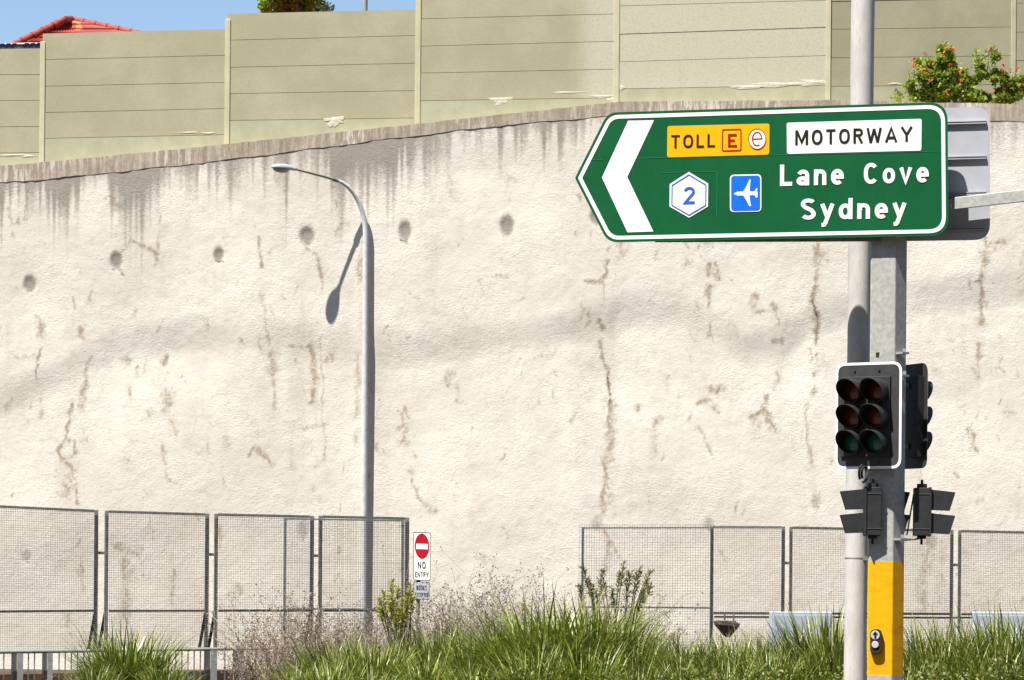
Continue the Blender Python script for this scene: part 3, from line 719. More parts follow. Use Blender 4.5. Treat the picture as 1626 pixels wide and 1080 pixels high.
def leaf_tree(name, label, c, rx, rz, n, m, base_z, seed, size, ry=None):
    r = random.Random(seed); ry = ry or rx
    base = V((c.x, c.y, base_z))
    root = thing(name, label, 'tree', base)
    tk = MB(); tk.tube([base, base.lerp(c, .5) + V((.1, 0, 0)), c], [.22, .17, .08], 10)
    cl = []
    for k in range(46):
        d = V((r.gauss(0, 1), r.gauss(0, 1), r.gauss(0, 1))).normalized() * r.uniform(.35, 1) ** .6
        p = c + V((d.x * rx, d.y * ry, d.z * rz)); cl.append((p, r.uniform(.16, .34) * rx))
        if k < 16: tk.tube([base.lerp(c, .72), base.lerp(p, .8) + V((0, 0, .1)), p], [.07, .045, .015], 6)
    tk.build('trunk', M['bark'], root)
    lf = MB()
    for k in range(n):
        p, s = r.choice(cl); d = V((r.gauss(0, 1), r.gauss(0, 1), r.gauss(0, .8))).normalized()
        q = p + d * s * r.uniform(.5, 1.05)
        t = (d + V((r.gauss(0, .5), r.gauss(0, .5), r.gauss(0, .5) + .2))).normalized(); sd_ = t.cross(V((r.gauss(0, 1), r.gauss(0, 1), r.gauss(0, 1)))).normalized()
        L, W = size * r.uniform(.7, 1.4), size * r.uniform(.16, .3)
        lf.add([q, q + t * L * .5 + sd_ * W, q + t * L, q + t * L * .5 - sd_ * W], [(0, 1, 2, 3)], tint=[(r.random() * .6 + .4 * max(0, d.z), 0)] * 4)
    lf.build('crown', m, root)
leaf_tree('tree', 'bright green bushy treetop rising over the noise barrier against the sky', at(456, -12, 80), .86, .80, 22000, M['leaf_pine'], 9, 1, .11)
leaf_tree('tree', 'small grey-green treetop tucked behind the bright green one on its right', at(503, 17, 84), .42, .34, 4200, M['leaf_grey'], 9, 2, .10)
pm = MB(); pb = at(579.5, 60, 82); pb.z = 9.2
pm.tube([pb, at(580.5, -60, 82)], [.085, .07], 12)
tag(pm.build('utility_pole', M['galv_light'], loc=pb), 'thin pale pole standing far behind the noise barrier against the sky', 'pole')
# ------------------------------------------------------------------ street lamp by the wall
def street_lamp():
    foot = WALL.hit(577.0, 960, .128); foot.z = -.62
    root = thing('street_lamp', 'tall galvanised street lamp with curved arm standing against the stained wall', 'street lamp', foot)
    def off(u): return .122 + 1.03 * max(0, (580.5 - u)) / 128
    top = WALL.hit(580.6, 372, .122)
    pm = MB(); path = [foot, V((foot.x, foot.y, 1.2)), top]
    bend = [(579.9, 360), (578.6, 350), (576, 339), (572.3, 327), (567, 316), (560.5, 305.5), (552, 296.5), (543, 290), (532, 285.2)]
    path += [WALL.hit(u, v, off(u)) for u, v in bend]
    rad = [.076, .072, .060] + [.058, .056, .055, .052, .049, .046, .043, .040, .036]
    pm.tube(path, rad, 16); pm.build('pole', M['galv_lamp'], root)
    am = MB(); am.tube([WALL.hit(u, v, off(u)) for u, v in ((533, 285.6), (515, 280.5), (495, 275.5), (478, 271), (466, 268.3))], [.030, .027, .025, .023, .022], 12)
    am.tube([WALL.hit(528, 284.2, off(528)), WALL.hit(536, 287, off(536))], .043, 14)
    am.build('arm', M['galv_dark'], root)
    a, b = WALL.hit(471, 269.4, off(471)), WALL.hit(431.5, 265.2, off(431.5))
    ax = (b - a).normalized(); sd_ = ax.cross(V((0, 0, 1))).normalized(); up = sd_.cross(ax).normalized(); L = (b - a).length
    hd, gl = MB(), MB()
    ws = [.03, .034, .052, .076, .088, .09, .083, .064, .034]; us = [.035, .048, .07, .088, .095, .092, .082, .06, .025]
    xs = [0, .1, .2, .35, .5, .65, .8, .93, 1.0]
    n = 20; vs = []
    for t, w_, u_ in zip(xs, ws, us):
        for k in range(n):
            an = 2 * math.pi * k / n; z = math.sin(an)
            vs.append(a + ax * L * t + sd_ * math.cos(an) * w_ + up * (z * u_ if z > 0 else z * .028))
    m = len(xs)
    hd.add(vs, [(i * n + k, i * n + (k + 1) % n, (i + 1) * n + (k + 1) % n, (i + 1) * n + k) for i in range(m - 1) for k in range(n)] + [tuple(range(n)), tuple((m - 1) * n + k for k in range(n - 1, -1, -1))], True)
    h = hd.build('lamp_head', M['aluminium'], root)
    c = a + ax * L * .62 - up * .026; vs = []; rings = 5
    for j in range(rings):
        f = math.cos(j / rings * math.pi / 2); d = math.sin(j / rings * math.pi / 2)
        for k in range(n):
            an = 2 * math.pi * k / n
            vs.append(c + ax * math.cos(an) * .195 * f + sd_ * math.sin(an) * .076 * f - up * .085 * d)
    vs.append(c - up * .086)
    gl.add(vs, [(j * n + k, j * n + (k + 1) % n, (j + 1) * n + (k + 1) % n, (j + 1) * n + k) for j in range(rings - 1) for k in range(n)] + [((rings - 1) * n + k, (rings - 1) * n + (k + 1) % n, rings * n) for k in range(n)], True)
    gl.build('lens', M['lamp_glass'], h)
street_lamp()

# ------------------------------------------------------------------ mesh fences and railing
pA, pB = at(0, 900, 51), at(1626, 900, 58.5)
FEN = Plane(pA, (-(pB.y - pA.y), pB.x - pA.x, 0))
def bar(mb, pl, u0, v0, u1, v1, w, d, off=0.0):
    e = V((u1 - u0, v1 - v0)).normalized(); nx, ny = -e.y * w / 2, e.x * w / 2
    q = [(u0 + nx, v0 + ny), (u1 + nx, v1 + ny), (u1 - nx, v1 - ny), (u0 - nx, v0 - ny)]
    return mb.prism([pl.hit(*p, off + d / 2) for p in q], [pl.hit(*p, off - d / 2) for p in q])
def mesh_wires(mb, pl, uL, uR, vTL, vTR, vBL, vBR, su, sv, w, off):
    n = int((uR - uL) / su)
    for i in range(n + 1):
        f = i / n; u = uL + (uR - uL) * f
        bar(mb, pl, u + rnd.uniform(-.15, .15), vTL + (vTR - vTL) * f, u + rnd.uniform(-.15, .15) - 1.2, vBL + (vBR - vBL) * f, w, .005, off)
    n = int((vBL - vTL) / sv)
    for i in range(n + 1):
        f = i / n
        bar(mb, pl, uL, vTL + (vBL - vTL) * f, uR, vTR + (vBR - vTR) * f, w * rnd.uniform(.8, 1.25), .005, off + .006)
def fence_panel(label, pl, uL, uR, tL, tR, rails, bot, pw=6.2, rw=4.2, wire='wire', su=2.8, sv=3.7, ww=.44, posts=(1, 1), mats=('galv_dark', 'galv_dark'), brace=(0, 0), link=None, off=0.0, extra=(0, 0, 0), group=None, midpost=None):
    root = thing('fence_panel', label, 'fence', pl.hit((uL + uR) / 2, bot, off), group)
    for k, (u, t) in enumerate(((uL, tL), (uR, tR))):
        if posts[k]:
            mb = MB(); bar(mb, pl, u, t - 1.5, u - (bot - t) * .009, bot, pw, .06, off); mb.build('post', M['galv_post' if mats[k] == 'galv_dark' else mats[k]], root)
        if brace[k]:
            mb = MB(); bar(mb, pl, u - 2.5, rails[0][0] + 3, u - 13, bot, 5, .05, off - .09); mb.build('brace', M['rust'], root)
    mb = MB(); bar(mb, pl, uL + pw / 2, tL, uR - pw / 2, tR, rw, .05, off); mb.build('top_rail', M[mats[0]], root)
    for a, b in rails:
        mb = MB(); bar(mb, pl, uL + pw / 2, a, uR - pw / 2, b, rw * .85, .05, off); mb.build('mid_rail', M[mats[0]], root)
    ms = MB(); mesh_wires(ms, pl, uL + extra[0] - pw / 2, uR + extra[1] + pw / 2, tL + extra[2], tR + extra[2], bot, bot, su, sv, ww, off + .045)
    ms.build('wire_mesh', M[wire], root)
    if link:
        mb = MB(); bar(mb, pl, uR + pw / 2, link, uR + {878: 13.4, 880.5: 11.4, 882.5: 10.4, 894: 9.5, 897: 10}[link], link + .3, 4.4, .05, off); mb.build('connector', M['galv_dark'], root)
    return root
GL = 'mesh screen panels beside the railing'
fence_panel('dark framed wire mesh panel at the left edge, left of the first post pair', FEN, -160, 153, 797, 811.5, [(972, 970)], 1034, brace=(0, 1), link=878, group=GL)
fence_panel('dark framed wire mesh panel directly behind the lone grass clump', FEN, 169.5, 329, 812.5, 817, [(970, 970)], 1032, brace=(1, 1), link=880.5, group=GL)
fence_panel('dark framed wire mesh panel between the lone grass clump panel and the street lamp panel', FEN, 343.5, 495.5, 817.3, 820.5, [(970, 969.5)], 1031, brace=(1, 1), link=882.5, group=GL)
fence_panel('dark framed wire mesh panel crossing the street lamp pole, next to the NO ENTRY sign', FEN, 509, 646.5, 820.5, 823.5, [(970, 969)], 1031, brace=(1, 0), su=3.0, group=GL)
fence_panel('pale thin rear fence frame standing close behind the dark panels near the street lamp', FEN, 453, 640, 824, 827, [(967, 967)], 1031, pw=4.2, rw=2.8, wire='wire_light', su=4.2, sv=60, ww=.3, mats=('galv_light', 'galv_light'), off=-.7)
fence_panel('pale chain wire fence bay with overhanging mesh, behind the bottlebrush shrub', FEN, 925.5, 1129, 838.5, 838, [(964, 965.5)], 1040, pw=3.6, rw=2.6, wire='wire_light', su=4.0, sv=4.0, ww=.46, posts=(1, 0), mats=('galv_light', 'galv_light'), extra=(-4, 2, -5))
GR = 'mesh screen panels on the right of the shrub'
fence_panel('narrow dark framed wire mesh panel with a pale left post, above the hanging floodlight', FEN, 1130.5, 1244, 837, 837.5, [(973.5, 974)], 1045, pw=5, mats=('galv_light', 'galv_dark'), link=894, ww=.36, su=2.7, sv=3.3, group=GR)
fence_panel('wide dark framed wire mesh panel passing behind the yellow based traffic pole', FEN, 1256, 1511.5, 838, 843, [(974.5, 975)], 1045, pw=5, link=897, ww=.36, su=2.7, sv=3.3, group=GR)
fence_panel('dark framed wire mesh panel at the right edge, behind the right grass', FEN, 1524, 1780, 843.5, 849, [(975.5, 977)], 1045, pw=5, ww=.36, su=2.7, sv=3.3, group=GR)
rr = MB(); bar(rr, FEN, 1134, 979.5, 1240, 980, 3, .05, -.05); bar(rr, FEN, 1262, 980, 1780, 982, 3, .05, -.05)
tag(rr.build('pipe_rail', M['galv_light'], loc=FEN.hit(1260, 980)), 'low pale pipe rail running just under the lower rails of the right mesh panels', 'rail')

RAILP = Plane(FEN.p + FEN.n * .45, FEN.n)
def railing():
    root = thing('railing', 'low galvanised picket railing along the foot of the left mesh panels', 'railing', RAILP.hit(200, 1085))
    mb = MB(); mb.tube([RAILP.hit(u, 1036.5 - (u + 60) * .0142, 0) for u in range(-160, 650, 30)], .032, 12); mb.build('top_rail', M['galv_rail'], root)
    k = 0; u = -62.0
    while u < 636:
        if not any(a - 5 < u < b + 4 for a, b in ((17, 37), (67, 84), (324, 346), (370, 388), (470, 484), (560, 574))):
            p = MB(); v0 = 1037.6 - (u + 60) * .0142
            bar(p, RAILP, u, v0, u - .9, 1110, 2.0, .02, -.01); p.build('picket', M['galv_dark'], root)
        u += 9.75
    for a, b in ((18, 37), (67, 84), (324, 345), (370, 388), (470, 484), (560, 574)):
        p = MB(); v0 = 1038.5 - (a + 60) * .0142; m = a + (b - a) * .50
        q = [(m, v0), (b, v0), (b - 1, 1110), (m - 1, 1110)]
        p.prism([RAILP.hit(*t, .03) for t in q], [RAILP.hit(*t, .018) for t in q])
        q = [(a, v0), (m - .4, v0), (m - 1.4, 1110), (a - 1, 1110)]; dd = (.03, -.28, -.28, .03)
        p.prism([RAILP.hit(*t, e) for t, e in zip(q, dd)], [RAILP.hit(*t, e - .012) for t, e in zip(q, dd)])
        p.build('post', M['galv_light'], root)
    kb = MB(); q = [(-160, 1068), (640, 1060), (640, 1120), (-160, 1120)]
    kb.prism([RAILP.hit(*t, -.12) for t in q], [RAILP.hit(*t, -.38) for t in q]); tag(kb.build('kerb_wall', M['kerb']), kind='structure')
railing()

def floodlight():
    root = thing('floodlight', 'small rusty dark floodlight hanging from the lower rail of the narrow mesh panel', 'floodlight', FEN.hit(1150, 985, .2))
    hb = MB()
    def p(u, v, o): return FEN.hit(u, v, o)
    top = [p(1132, 987, .28), p(1141, 984.5, .42), p(1176, 991, .30), p(1166, 985, .05)]
    mid = [p(1134, 992, .30), p(1143, 992, .46), p(1174, 995, .32), p(1166, 990, .06)]
    bot = [p(1147, 1008, .26), p(1152, 1012, .36), p(1159, 1013, .29), p(1156, 1007, .14)]
    hb.add(top + mid + bot, [(0, 1, 2, 3), (0, 4, 5, 1), (1, 5, 6, 2), (2, 6, 7, 3), (3, 7, 4, 0), (4, 8, 9, 5), (5, 9, 10, 6), (6, 10, 11, 7), (7, 11, 8, 4), (11, 10, 9, 8)])
    hb.build('hood', M['rust'], root, bevel=.01)
    for u, v, o in ((1150.5, 985, .25), (1165, 986, .2)):
        b = MB(); b.tube([p(u, 974, .02), p(u, 977, o), p(u, v, o)], .017, 8); b.build('bracket', M['rust'], root)
floodlight()

def cabinet(label, u0, u1, v0, Y, depth):
    a, b = at(u0, v0, Y), at(u1, v0 + 1, Y + .12)
    root = thing('equipment_cabinet', label, 'cabinet', V(((a.x + b.x) / 2, Y, 0)))
    x = (b - a); x.z = 0; x.normalize(); y = V((-x.y, x.x, 0)); wd = (b - a).length; h = a.z + .05
    c = (a + b) / 2
    body = MB(); body.box(V((c.x, c.y, h / 2 - .07)) + y * depth / 2, (wd, depth, h - .06), x, y); body.build('body', M['cabinet'], root, bevel=.012)
    dr = MB(); dr.box(V((c.x, c.y, h * .48)) - y * .003, (wd * .93, .012, h * .8), x, y); dr.build('door', M['cabinet'], root, bevel=.003)
cabinet('plain pale blue-grey metal cabinet low in the grass, left of the traffic pole', 1225, 1322, 966, 41.5, .16)
cabinet('plain pale blue-grey metal cabinet low in the grass, at the right edge', 1548, 1668, 966.5, 41.2, .16)

# ------------------------------------------------------------------ NO ENTRY sign
def no_entry():
    y = R(57); nrm = V((-math.sin(y), -math.cos(y), 0))
    pl = Plane(at(670, 890, 40), nrm); pl.n = nrm.normalized()
    base = pl.hit(663.5, 1000, -.042); base.z = -.05
    root = thing('no_entry_sign', 'narrow white NO ENTRY sign with red disc, small grey plate below, thin post', 'road sign', base)
    pm = MB(); pm.tube([base, V((base.x, base.y, at(665, 850, 40).z))], .03, 12); pm.build('post', M['galv_rail'], root)
    def sheet(q, rad, off, m, name, par, thick=.003):
        a = round_poly(q, rad, 4); mb = MB(); mb.prism([pl.hit(*p, off) for p in a], [pl.hit(*p, off - thick) for p in a]); return mb.build(name, m, par)
    big = [(656.6, 844.6), (684.3, 846), (683.4, 922.6), (656.2, 921.8)]
    pn = sheet(big, 3, .004, M['letter_black'], 'panel', root, .012)
    sheet([(657.6, 846), (683.3, 847.3), (682.5, 921.3), (657.2, 920.5)], 2.4, .008, M['sign_white'], 'white_face', pn)
    dm = MB(); dm.poly([pl.hit(670 + 11.6 * math.cos(t), 867.2 + 20 * math.sin(t) + .05 * 11 * math.cos(t), .011) for t in [2 * math.pi * k / 40 for k in range(40)]]); dm.build('red_disc', M['sign_red'], pn)
    wb = MB(); wb.poly([pl.hit(*p, .014) for p in ((660.8, 863.4), (679.3, 864.0), (679.3, 872.4), (660.8, 871.8))]); wb.build('white_bar', M['sign_white'], pn)
    tx = MB(); lettering(tx, pl, .0115, 'NO', (663.2, 902.6), (675.8, 903.0), 10.8, .17, .22); tx.build('lettering', M['letter_black'], pn); tx = MB(); lettering(tx, pl, .0115, 'ENTRY', (658.9, 916.3), (680.6, 917), 8.2, .16, .17)
    tx.build('lettering', M['letter_black'], pn)
    sm = [(656.4, 923.4), (682.2, 924), (682, 952.6), (656.3, 951.6)]
    sp = sheet(sm, 2.6, .002, M['letter_black'], 'lower_plate', root, .010)
    sheet([(657.3, 924.6), (681.3, 925.1), (681.1, 951.4), (657.2, 950.5)], 2, .006, M['aluminium'], 'grey_face', sp)
    t2 = MB(); lettering(t2, pl, .0095, 'BUSES', (661.2, 936.6), (677.6, 937), 7, .17, .2); t2.build('lettering', M['letter_black'], sp); t2 = MB(); lettering(t2, pl, .0095, 'EXCEPTED', (659.2, 947.2), (680, 947.8), 6.2, .16, .18)
    t2.build('lettering', M['letter_black'], sp)
no_entry()

# ------------------------------------------------------------------ poles at the junction
SGN_D = V((.978, -.208, 0)).normalized(); SGN_N = V((-.208, -.978, 0)).normalized()
SIGN = Plane(at(1410, 250, 27.60), SGN_N)
def extr(mb, prof, z0, z1, cap=False):
    a = [V((p[0], p[1], z0)) for p in prof]; b = [V((p[0], p[1], z1)) for p in prof]
    mb.strip(a, b, True)
    if cap: mb.poly(b)
    return mb
FL = at(1376.6, 1000, 27.72); FL.z = 0
POLE_FACE = Plane(FL, SGN_N)
def traffic_pole():
    root = thing('traffic_signal_pole', 'faceted grey steel signal pole with bright yellow lower band and side mast arm', 'traffic pole', FL)
    s, bk = SGN_D, -SGN_N
    fr = FL + s * .247; rt = fr + V((.125, .100, 0)); br = rt + V((-.03, .2, 0)); bl = FL + V((.17, .40, 0)); lb = FL + V((.065, .2, 0))
    prof = round_poly([(p.x, p.y) for p in (FL, fr, rt, br, bl, lb)], .022, 4)
    zt = SIGN.hit(1410, 215).z; z1 = POLE_FACE.hit(1400, 891.5).z; z0 = POLE_FACE.hit(1400, 1072).z
    m = MB(); extr(m, prof, z1, zt, True); m.build('shaft', M['galv'], root)
    m = MB(); extr(m, prof, z0, z1); m.build('yellow_band', M['yellow_paint'], root)
    m = MB(); extr(m, prof, -.05, z0); m.build('foot', M['galv'], root)
    bp = MB(); c = (FL + fr + br + bl) / 4; bp.box(V((c.x, c.y, .07)), (.6, .6, .03), s, bk); bp.build('base_plate', M['galv'], root)
    am = MB(); q = [(1516, 313.2), (1800, 281), (1800, 301), (1516, 333)]
    am.prism([SIGN.hit(*p, -.085) for p in q], [SIGN.hit(*p, -.205) for p in q])
    q = [(1432, 325), (1512, 317.5), (1512, 331), (1432, 340)]
    am.prism([SIGN.hit(*p, -.10) for p in q], [SIGN.hit(*p, -.19) for p in q])
    am.build('mast_arm', M['galv'], root, bevel=.008)
    hm = MB(); q = [(1390.5, 560), (1396.5, 559.3), (1395, 566.5), (1391, 567)]
    hm.prism([POLE_FACE.hit(*p, .004) for p in q], [POLE_FACE.hit(*p, -.002) for p in q]); hm.build('wire_hole', M['tar'], root)
    RF = Plane(fr, V((.100, -.125, 0)))
    for u, v in ((1433, 561), (1433, 597), (1430, 856.5)):
        h = MB(); h.box(RF.hit(u, v, .05), (.09, .10, .02), V((.82, .57, 0)), V((.57, -.82, 0))); h.box(RF.hit(u + 3, v - 3.5, .07), (.03, .03, .05)); h.build('bracket', M['galv_light'], root)
    cb = MB()
    for du, rr_ in ((0, 1), (3, .8)):
        cb.tube([POLE_FACE.hit(1370 + du + 6 * math.sin(t) * rr_, 752 + 14 * math.cos(t) * rr_, .12 + .03 * math.sin(2 * t)) for t in [k * .45 for k in range(13)]], .012, 8)
    cb.build('cable', M['tar'], root)
traffic_pole()

def light_pole():
    b = at(1356.3, 1177, 28.62); t = at(1372.2, -160, 28.62)
    root = thing('light_pole', 'plain round pale grey pole rising past the sign just behind the signal pole', 'pole', b)
    m = MB(); m.tube([b, b.lerp(t, .5), t], [.113, .116, .120], 40); m.build('shaft', M['pole_concrete'], root)
    f = (886.5 - 1177) / (-160 - 1177); c = b.lerp(t, f)
    bd = MB(); bd.tube([c - V((0, 0, .006)), c + V((0, 0, .006))], 0.1165, 40, caps=False); bd.box(c + V((.085, -.095, 0)), (.06, .035, .04)); bd.build('band_clamp', M['galv_dark'], root)
light_pole()

def push_button():
    pl = POLE_FACE
    root = thing('push_button', 'black oval pedestrian push button with silver arrow disc on the yellow band', 'push button', pl.hit(1390.5, 1020))
    o = round_poly([(1381.5, 999.5), (1400.5, 998.5), (1400.5, 1038.5), (1381.5, 1039.5)], 9, 7)
    b = MB(); b.prism([pl.hit(*p, .05) for p in o], [pl.hit(*p, .002) for p in o]); hs = b.build('housing', M['tar'], root, bevel=.008)
    def disc(u, v, r, of, m, name, par):
        d = MB(); c = [(u + r * math.cos(t), v + r * math.sin(t)) for t in [2 * math.pi * k / 24 for k in range(24)]]
        d.prism([pl.hit(*p, of) for p in c], [pl.hit(*p, of - .012) for p in c]); return d.build(name, m, par, bevel=.003)
    ds = disc(1389.8, 1008.6, 7.2, .058, M['chrome'], 'arrow_disc', root)
    ar = MB(); ar.poly([pl.hit(*p, .062) for p in ((1389.8, 1002.4), (1394.4, 1008), (1391.4, 1007.4), (1391.4, 1014), (1388.2, 1014), (1388.2, 1007.4), (1385.2, 1008))]); ar.build('arrow', M['letter_black'], ds)
    disc(1389.6, 1023.6, 5.6, .064, M['chrome'], 'button', root)
push_button()

# ------------------------------------------------------------------ direction signs
def big_sign():
    S = SIGN
    def c(x, y): return (900 + x / 2.2397, 140 + y / 2.2397)
    root = thing('direction_sign', 'large green arrow-shaped motorway direction sign reading Lane Cove Sydney', 'road sign', S.hit(1210, 382))
    tip, ul, ur, lr, ll = c(29, 320), c(146, 87), c(1354, 49), c(1358, 524), c(146, 549)
    base = [tip, ul, ur, lr, ll]; rad = [6, 26, 30, 30, 26]
    out = round_poly(base, rad, 8)
    pb = MB(); pb.prism([S.hit(*p, 0) for p in out], [S.hit(*p, -.03) for p in out]); pn = pb.build('panel', M['sign_green'], root)
    i1, i2 = inset(base, 4.2), inset(base, 10.2)
    a, b = round_poly(i1, [5, 24, 27, 27, 24], 8), round_poly(i2, [3, 20, 22, 22, 20], 8)
    bm = MB(); bm.strip([S.hit(*p, .003) for p in a], [S.hit(*p, .003) for p in b], True); bm.build('border', M['sign_white'], pn)
    def sheet(q, rad_, off, m, name, par, seg=5):
        o = round_poly(q, rad_, seg) if rad_ else q
        mb = MB(); mb.poly([S.hit(*p, off) for p in o]); return mb.build(name, m, par)
    ch = MB()
    cp = [c(218, 116), c(310, 114), c(215, 316), c(308, 510), c(216, 513), c(125, 318)]
    ch.add([S.hit(*p, .003) for p in cp], [(0, 1, 2, 5), (5, 2, 3, 4)]); ch.build('chevron', M['sign_white'], pn)
    # joints of the sheet
    sm = MB()
    def line(p, q, w_=.7): bar(sm, S, p[0], p[1], q[0], q[1], w_, .002, .0015)
    line(c(86, 256), c(128, 254.6)); line(c(246, 250), c(1338, 224)); line(c(335, 301), c(535, 296)); line(c(535, 296), c(533, 455))
    sm.build('sheet_joint', M['sign_seam'], pn)
    tp = sheet([c(358, 135), c(721, 126), c(720, 236), c(357, 246)], 4, .004, M['sign_yellow'], 'toll_panel', root)
    t = MB(); lettering(t, S, .0075, 'TOLL', c(371, 213.5), c(527, 209.5), 20.8, .155, .24); t.build('lettering', M['letter_brown'], tp)
    q = [c(552, 146), c(621, 144), c(621, 223), c(551, 225)]; q2 = inset(q, 1.7)
    e = MB(); e.strip([S.hit(*p, .0075) for p in round_poly(q, 3.5, 5)], [S.hit(*p, .0075) for p in round_poly(q2, 2.3, 5)], True)
    for (x0, y0, x1, y1, o) in ((573, 163, 582, 210, .0075), (573, 163, 604, 171, .0079), (573, 202, 605, 210, .0079), (580, 182.5, 597, 190, .0083)):
        e.poly([S.hit(*p, o) for p in (c(x0, y0), c(x1, y0 - (x1 - x0) * .024), c(x1, y1 - (x1 - x0) * .024), c(x0, y1))])
    e.build('toll_mark', M['sign_red'], tp)
    cx, cy = c(677, 181)
    ell = lambda rx, ry: [(cx + rx * math.cos(t), cy + ry * math.sin(t)) for t in [2 * math.pi * k / 40 for k in range(40)]]
    w_ = MB(); w_.poly([S.hit(*p, .007) for p in ell(14, 16.6)]); em = w_.build('round_mark', M['sign_white'], tp)
    r_ = MB(); r_.strip([S.hit(*p, .0085) for p in ell(14.2, 16.8)], [S.hit(*p, .0085) for p in ell(13.0, 15.4)], True)
    pts = [(cx - 7.2 + 0, cy + .2), (cx + 7.2, cy - .2)] + [(cx + 7.4 * math.cos(R(a_)), cy - 10.6 * math.sin(R(a_))) for a_ in range(14, 318, 16)]
    L_, R_ = ribbon(pts, False, 2.1); r_.strip([S.hit(p.x, p.y, .0088) for p in L_], [S.hit(p.x, p.y, .0088) for p in R_])
    r_.build('lettering', M['sign_red'], em)
    mp_ = sheet([c(782, 123), c(1262, 109), c(1261, 222), c(783, 234)], 3.4, .004, M['sign_white'], 'motorway_panel', root)
    t = MB(); lettering(t, S, .0075, 'MOTORWAY', c(812, 203), c(1229, 189.5), 23.6, .165, .24); t.build('lettering', M['letter_black'], mp_)
    hx = [c(434, 298), c(503, 339), c(502, 421), c(435, 461), c(365, 421), c(366, 341)]
    hp = sheet(hx, 0, .004, M['sign_white'], 'route_marker', root)
    b = MB(); b.strip([S.hit(*p, .0075) for p in inset(hx, 3.0)], [S.hit(*p, .0075) for p in inset(hx, 4.5)], True); b.build('outline', M['line_blue'], hp)
    b = MB(); lettering(b, S, .0075, '2', c(415, 412.5), c(455, 411), 27.2, .155); b.build('numeral', M['line_blue'], hp)
    ao = [c(580, 308), c(692, 306), c(692, 439), c(580, 441)]
    ap = sheet(ao, 7, .004, M['sign_white'], 'airport_panel', root)
    sheet(inset(ao, 2.0), 5.4, .0065, M['sign_blue'], 'blue_field', ap)
    up = [(594, 374.5), (600, 370), (608, 367.5), (628, 367), (640, 347), (649, 326), (652, 324), (654, 327), (652, 345), (650, 367), (668, 367.5), (673, 358), (678, 357), (678, 360), (676, 369), (679, 374)]
    dn = [(678, 390), (674, 391.5), (668, 381.5), (650, 381.5), (652, 402), (655, 418), (652, 421), (648, 418), (638, 398), (628, 382), (608, 381.5), (600, 379)]
    pm_ = MB(); pm_.poly([S.hit(*c(x, y - .02 * (x - 636)), .009) for x, y in up + dn]); pm_.build('aeroplane', M['sign_white'], ap)
    for txt, bl, br, cap in (('Lane', (758, 348), (985, 343), 33.8), ('Cove', (1056, 341), (1287, 335), 33.2), ('Sydney', (832, 468), (1207, 463), 33.4)):
        t = MB(); lettering(t, S, .004, txt, c(*bl), c(*br), cap, .185, .21); t.build('lettering', M['sign_white'], pn)
    br_ = MB()
    for u, v in ((1390, 225), (1390, 335)):
        br_.box(SIGN.hit(u, v, -.045), (1.2, .03, .04), SGN_D, SGN_N)
    br_.build('mounting_rail', M['galv'], root)
    fb = MB(); bar(fb, S, 1040, 381.5, 1398, 380, 7, .05, -.07); fb.build('back_frame', M['galv_dark'], root)
    # second sign, seen from behind
    rt = thing('direction_sign', 'bare grey back of a second road sign jutting out behind the green sign', 'road sign', S.hit(1400, 384, -.3))
    o = round_poly([(1404, 174), (1572, 169.5), (1572, 381), (1404, 383.5)], [6, 24, 26, 6], 8)
    p = MB(); p.prism([S.hit(*x, -.30) for x in o], [S.hit(*x, -.325) for x in o]); p.build('panel', M['aluminium'], rt)
    for v in (192, 248, 305, 361):
        r_ = MB(); bar(r_, S, 1406, v + 4, 1566, v - .5, 1.6, .03, -.285); bar(r_, S, 1406, v + 7.5, 1566, v + 3, 1.6, .03, -.285); r_.build('stiffener', M['aluminium'], rt)
big_sign()

# ------------------------------------------------------------------ signals
class Frame:
    def __init__(s, o, F):
        s.o = V(o); s.F = V(F).normalized(); s.X = (-s.F).cross(V((0, 0, 1))).normalized(); s.Z = V((0, 0, 1))
    def p(s, x, y, z): return s.o + s.X * x + s.F * y + s.Z * z
def visor(fr, x, z, r, Lt, Lb, y0=0.0):
    """hood open below its mouth: long above, short below"""
    out, inn = MB(), MB(); n = 32; rings = []
    for rr_ in (r, r - .006):
        a, b = [], []
        for k in range(n + 1):
            t = math.pi * 2 * k / n - math.pi / 2; f = (math.sin(t) + 1) / 2
            L = Lb + (Lt - Lb) * f ** .8
            a.append(fr.p(x + rr_ * math.cos(t), y0, z + rr_ * math.sin(t))); b.append(fr.p(x + rr_ * .97 * math.cos(t), y0 + L, z + rr_ * .97 * math.sin(t)))
        rings.append((a, b))
    (a, b), (a2, b2) = rings
    out.strip(a, b); out.strip(b, b2); inn.strip(b2, a2)
    out.sm = [True] * len(out.f); inn.sm = [True] * len(inn.f)
    return out, inn
